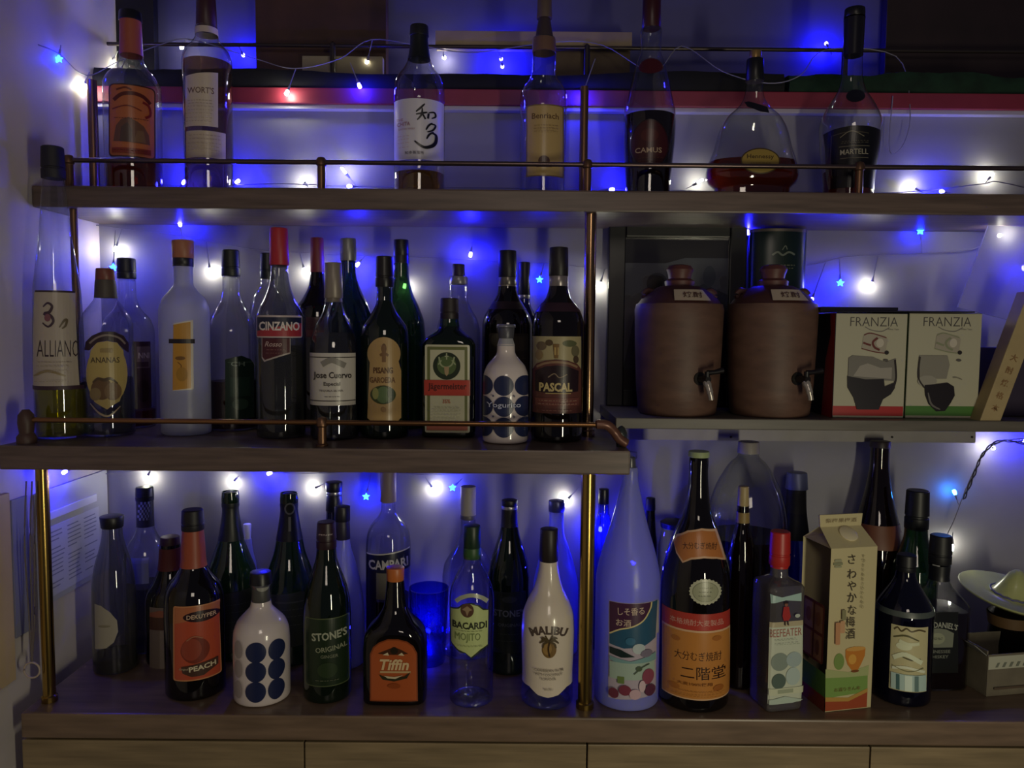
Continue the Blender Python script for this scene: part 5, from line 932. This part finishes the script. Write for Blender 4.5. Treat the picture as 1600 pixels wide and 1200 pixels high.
# boxed wine
def wine_box(x0, x1, py_top, Yf, label, col, side, wine, seed, liquid):
    a = P(x0, 649, Yf).x; b = P(x1, 649, Yf).x; W = b-a; H = P(x0, py_top, Yf).z-Z_RS; s = sx((x0+x1)/2, 570, Yf)
    r = empty('wine_box', (a, Yf, Z_RS+.0004), label, 'box', 'boxed wines on the right shelf')
    bm = bmesh.new(); box(bm, 0, W, 0, .135, 0, H, .0012); 
    for f in bm.faces:
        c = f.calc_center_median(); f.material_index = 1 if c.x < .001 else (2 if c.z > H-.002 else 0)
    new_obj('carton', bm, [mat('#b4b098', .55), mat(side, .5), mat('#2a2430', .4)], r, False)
    cx = (x0+x1)/2; ox_ = cx
    cv = lambda px, py: ((px-x0)*s, P(cx, py, Yf).z-Z_RS); d = x0-1300
    def A(x): return x+d
    it = [('rect', x0+.5, 635, x1-.5, 650, col), T('FRANZIA', A(1360), 503, 14, '#4c4848', w=74, b=-.012), ('line', [(A(1346), 511), (A(1356), 516), (A(1372), 518), (A(1384), 512)], 1.3, '#7a7670'), T('Wine Taps', A(1390), 515, 3, '#9a9688', w=18),
      ('poly', [(A(1344), 525), (A(1352), 521), (A(1378), 525), (A(1382), 530), (A(1380), 548), (A(1376), 553), (A(1366), 551), (A(1342), 545)], '#a8a090'), ('line', [(A(1345), 524), (A(1356), 521), (A(1380), 528)], 1.6, wine), ('line', [(A(1342), 545), (A(1362), 550), (A(1378), 552)], 1.6, wine), ('line', [(A(1366), 528), (A(1359), 535), (A(1362), 543), (A(1370), 547)], 3.4, wine), ('line', [(A(1344), 536), (A(1356), 540)], 3, wine), ('ell', A(1370), 536, 6, 7, '#c8c0b0'), ('ell', A(1381), 551, 3.4, 3.2, '#2c2828'), ('ell', A(1380), 563, 4, 2, '#5c5854')]
    it += liquid(A)
    art_mesh('print', it, cv, lambda x, z, e: Vector((x, -e, z)), r, step=0, base_e=.0003, layer=.00014)
    if side != '#2a2028':
        pass
    art_mesh('side_print', [('poly', [(.09, 0), (.1345, 0), (.1345, H), (.112, H), (.118, H*.8), (.1, H*.55)], col)], lambda p_, q_: (p_, q_), lambda x, z, e: Vector((-e, .135-x, z)), r, step=0, base_e=.0003)
    return r
def liq1(A): return [('poly', [(A(1322), 560), (A(1328), 556), (A(1360), 558), (A(1380), 566), (A(1396), 560), (A(1396), 595), (A(1322), 593)], '#7c7870'), ('poly', [(A(1340), 572), (A(1352), 568), (A(1372), 575), (A(1390), 574), (A(1390), 592), (A(1330), 588)], '#a09a90'), ('poly', [(A(1321), 588), (A(1350), 593), (A(1378), 592), (A(1380), 604), (A(1394), 598), (A(1396), 606), (A(1390), 616), (A(1378), 624), (A(1372), 640), (A(1338), 640), (A(1332), 622), (A(1322), 606)], '#211c22'), ('line', [(A(1394), 562), (A(1397), 590), (A(1393), 608)], 3, '#2c2424')]
def liq2(A): return [('poly', [(A(1318), 556), (A(1362), 556), (A(1366), 570), (A(1362), 592), (A(1320), 592)], '#8c887c'), ('ell', A(1332), 596, 15, 9, '#9c988c'), ('line', [(A(1319), 558), (A(1318), 590), (A(1328), 606)], 2.4, '#3c3634'), ('poly', [(A(1328), 602), (A(1350), 600), (A(1364), 598), (A(1374), 604), (A(1376), 618), (A(1370), 630), (A(1362), 642), (A(1348), 643), (A(1336), 632), (A(1330), 618)], '#211c20'), ('line', [(A(1334), 614), (A(1340), 632), (A(1354), 640)], 3, '#6c6864', 1), ('line', [(A(1372), 590), (A(1378), 590), (A(1386), 593)], 1.4, '#7c7868')]
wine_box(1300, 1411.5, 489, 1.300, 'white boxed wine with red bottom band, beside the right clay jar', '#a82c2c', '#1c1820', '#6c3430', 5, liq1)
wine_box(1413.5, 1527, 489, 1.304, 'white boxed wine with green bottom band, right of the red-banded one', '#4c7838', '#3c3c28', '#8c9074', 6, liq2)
# thin dark plastic tray resting on the boxes
bm = bmesh.new(); a = P(1283, 486, 1.295); b = P(1524, 486, 1.295); zt = P(1300, 489, 1.300).z; zt2_ = P(1413, 489, 1.304).z; zz = max(zt, zt2_)+.001
box(bm, 0, b.x-a.x, 0, .15, 0, .0025, .001); box(bm, 0, (b.x-a.x)*.5, 0, .003, .0025, .008, .001); box(bm, 0, .003, .003, .15, .0025, .008, .0008)
o = new_obj('plastic_tray', bm, mat('#1c1926', .12, coat=.8), smooth=False); o.location = (a.x, 1.295, zz); tag(o, 'thin glossy dark plastic tray lying on top of the two wine boxes', 'tray')
# translucent white acrylic holder and slanted box at the right edge
a = P(1548, 352, 1.36); b = P(1497, 480, 1.36); H_ = a.z-b.z
bm = bmesh.new()
def quadprism(bm, pts, y0, y1):
    A = [bm.verts.new((x, y0, z)) for x, z in pts]; B = [bm.verts.new((x, y1, z)) for x, z in pts]; bm.faces.new(A); bm.faces.new(B[::-1])
    for i in range(len(pts)): bm.faces.new((A[i], B[i], B[(i+1) % len(pts)], A[(i+1) % len(pts)]))
ac = []
for px, py in ((1545, 352), (1660, 356), (1640, 540), (1600, 506), (1497, 480)): p = P(px, py, 1.40); ac.append((p.x-a.x, p.z-b.z))
quadprism(bm, ac, 0, .004)
o = new_obj('acrylic_sheet', bm, glass('acrylic', (.9, .9, .95), (.7, .7, .8), .6, (.55, .54, .62), .2, .6), smooth=False); o.location = (a.x, 1.40, b.z); tag(o, 'milky plastic sheet leaning at the right edge under the top shelf', 'plastic sheet')
bm = bmesh.new(); Yr = 1.275; p0 = P(1545, 664, Yr); p1 = P(1615, 478, Yr); L_ = math.hypot(p1.x-p0.x, p1.z-p0.z)+.02; wv = .033; 
box(bm, -wv/2, wv/2, 0, .03, 0, L_, .0015)
o = new_obj('slanted_box', bm, mat('#a8946a', .6, 0, .12, 20), smooth=False); o.location = (p0.x, Yr, p0.z); o.rotation_euler = (0, math.atan2(p1.x-p0.x, p1.z-p0.z), 0)
tag(o, 'long narrow beige wooden box leaning diagonally at the right edge', 'box')
art_mesh('characters', [T(c, 0, -.03-i*.022, .012, '#8c6c48') for i, c in enumerate('本格焼酎大')], lambda p_, q_: (p_, -q_), lambda x, z, e: Vector((x, -e, z)), o, step=0, base_e=.0003)
bm = bmesh.new(); box(bm, 0, .05, 0, .10, 0, .12, .002); o = new_obj('purple_box', bm, mat('#2c2038', .6), smooth=False); o.location = (P(1540, 600, 1.39).x, 1.345, Z_RS+.0004); tag(o, 'dark purple box standing behind the slanted beige box', 'box')
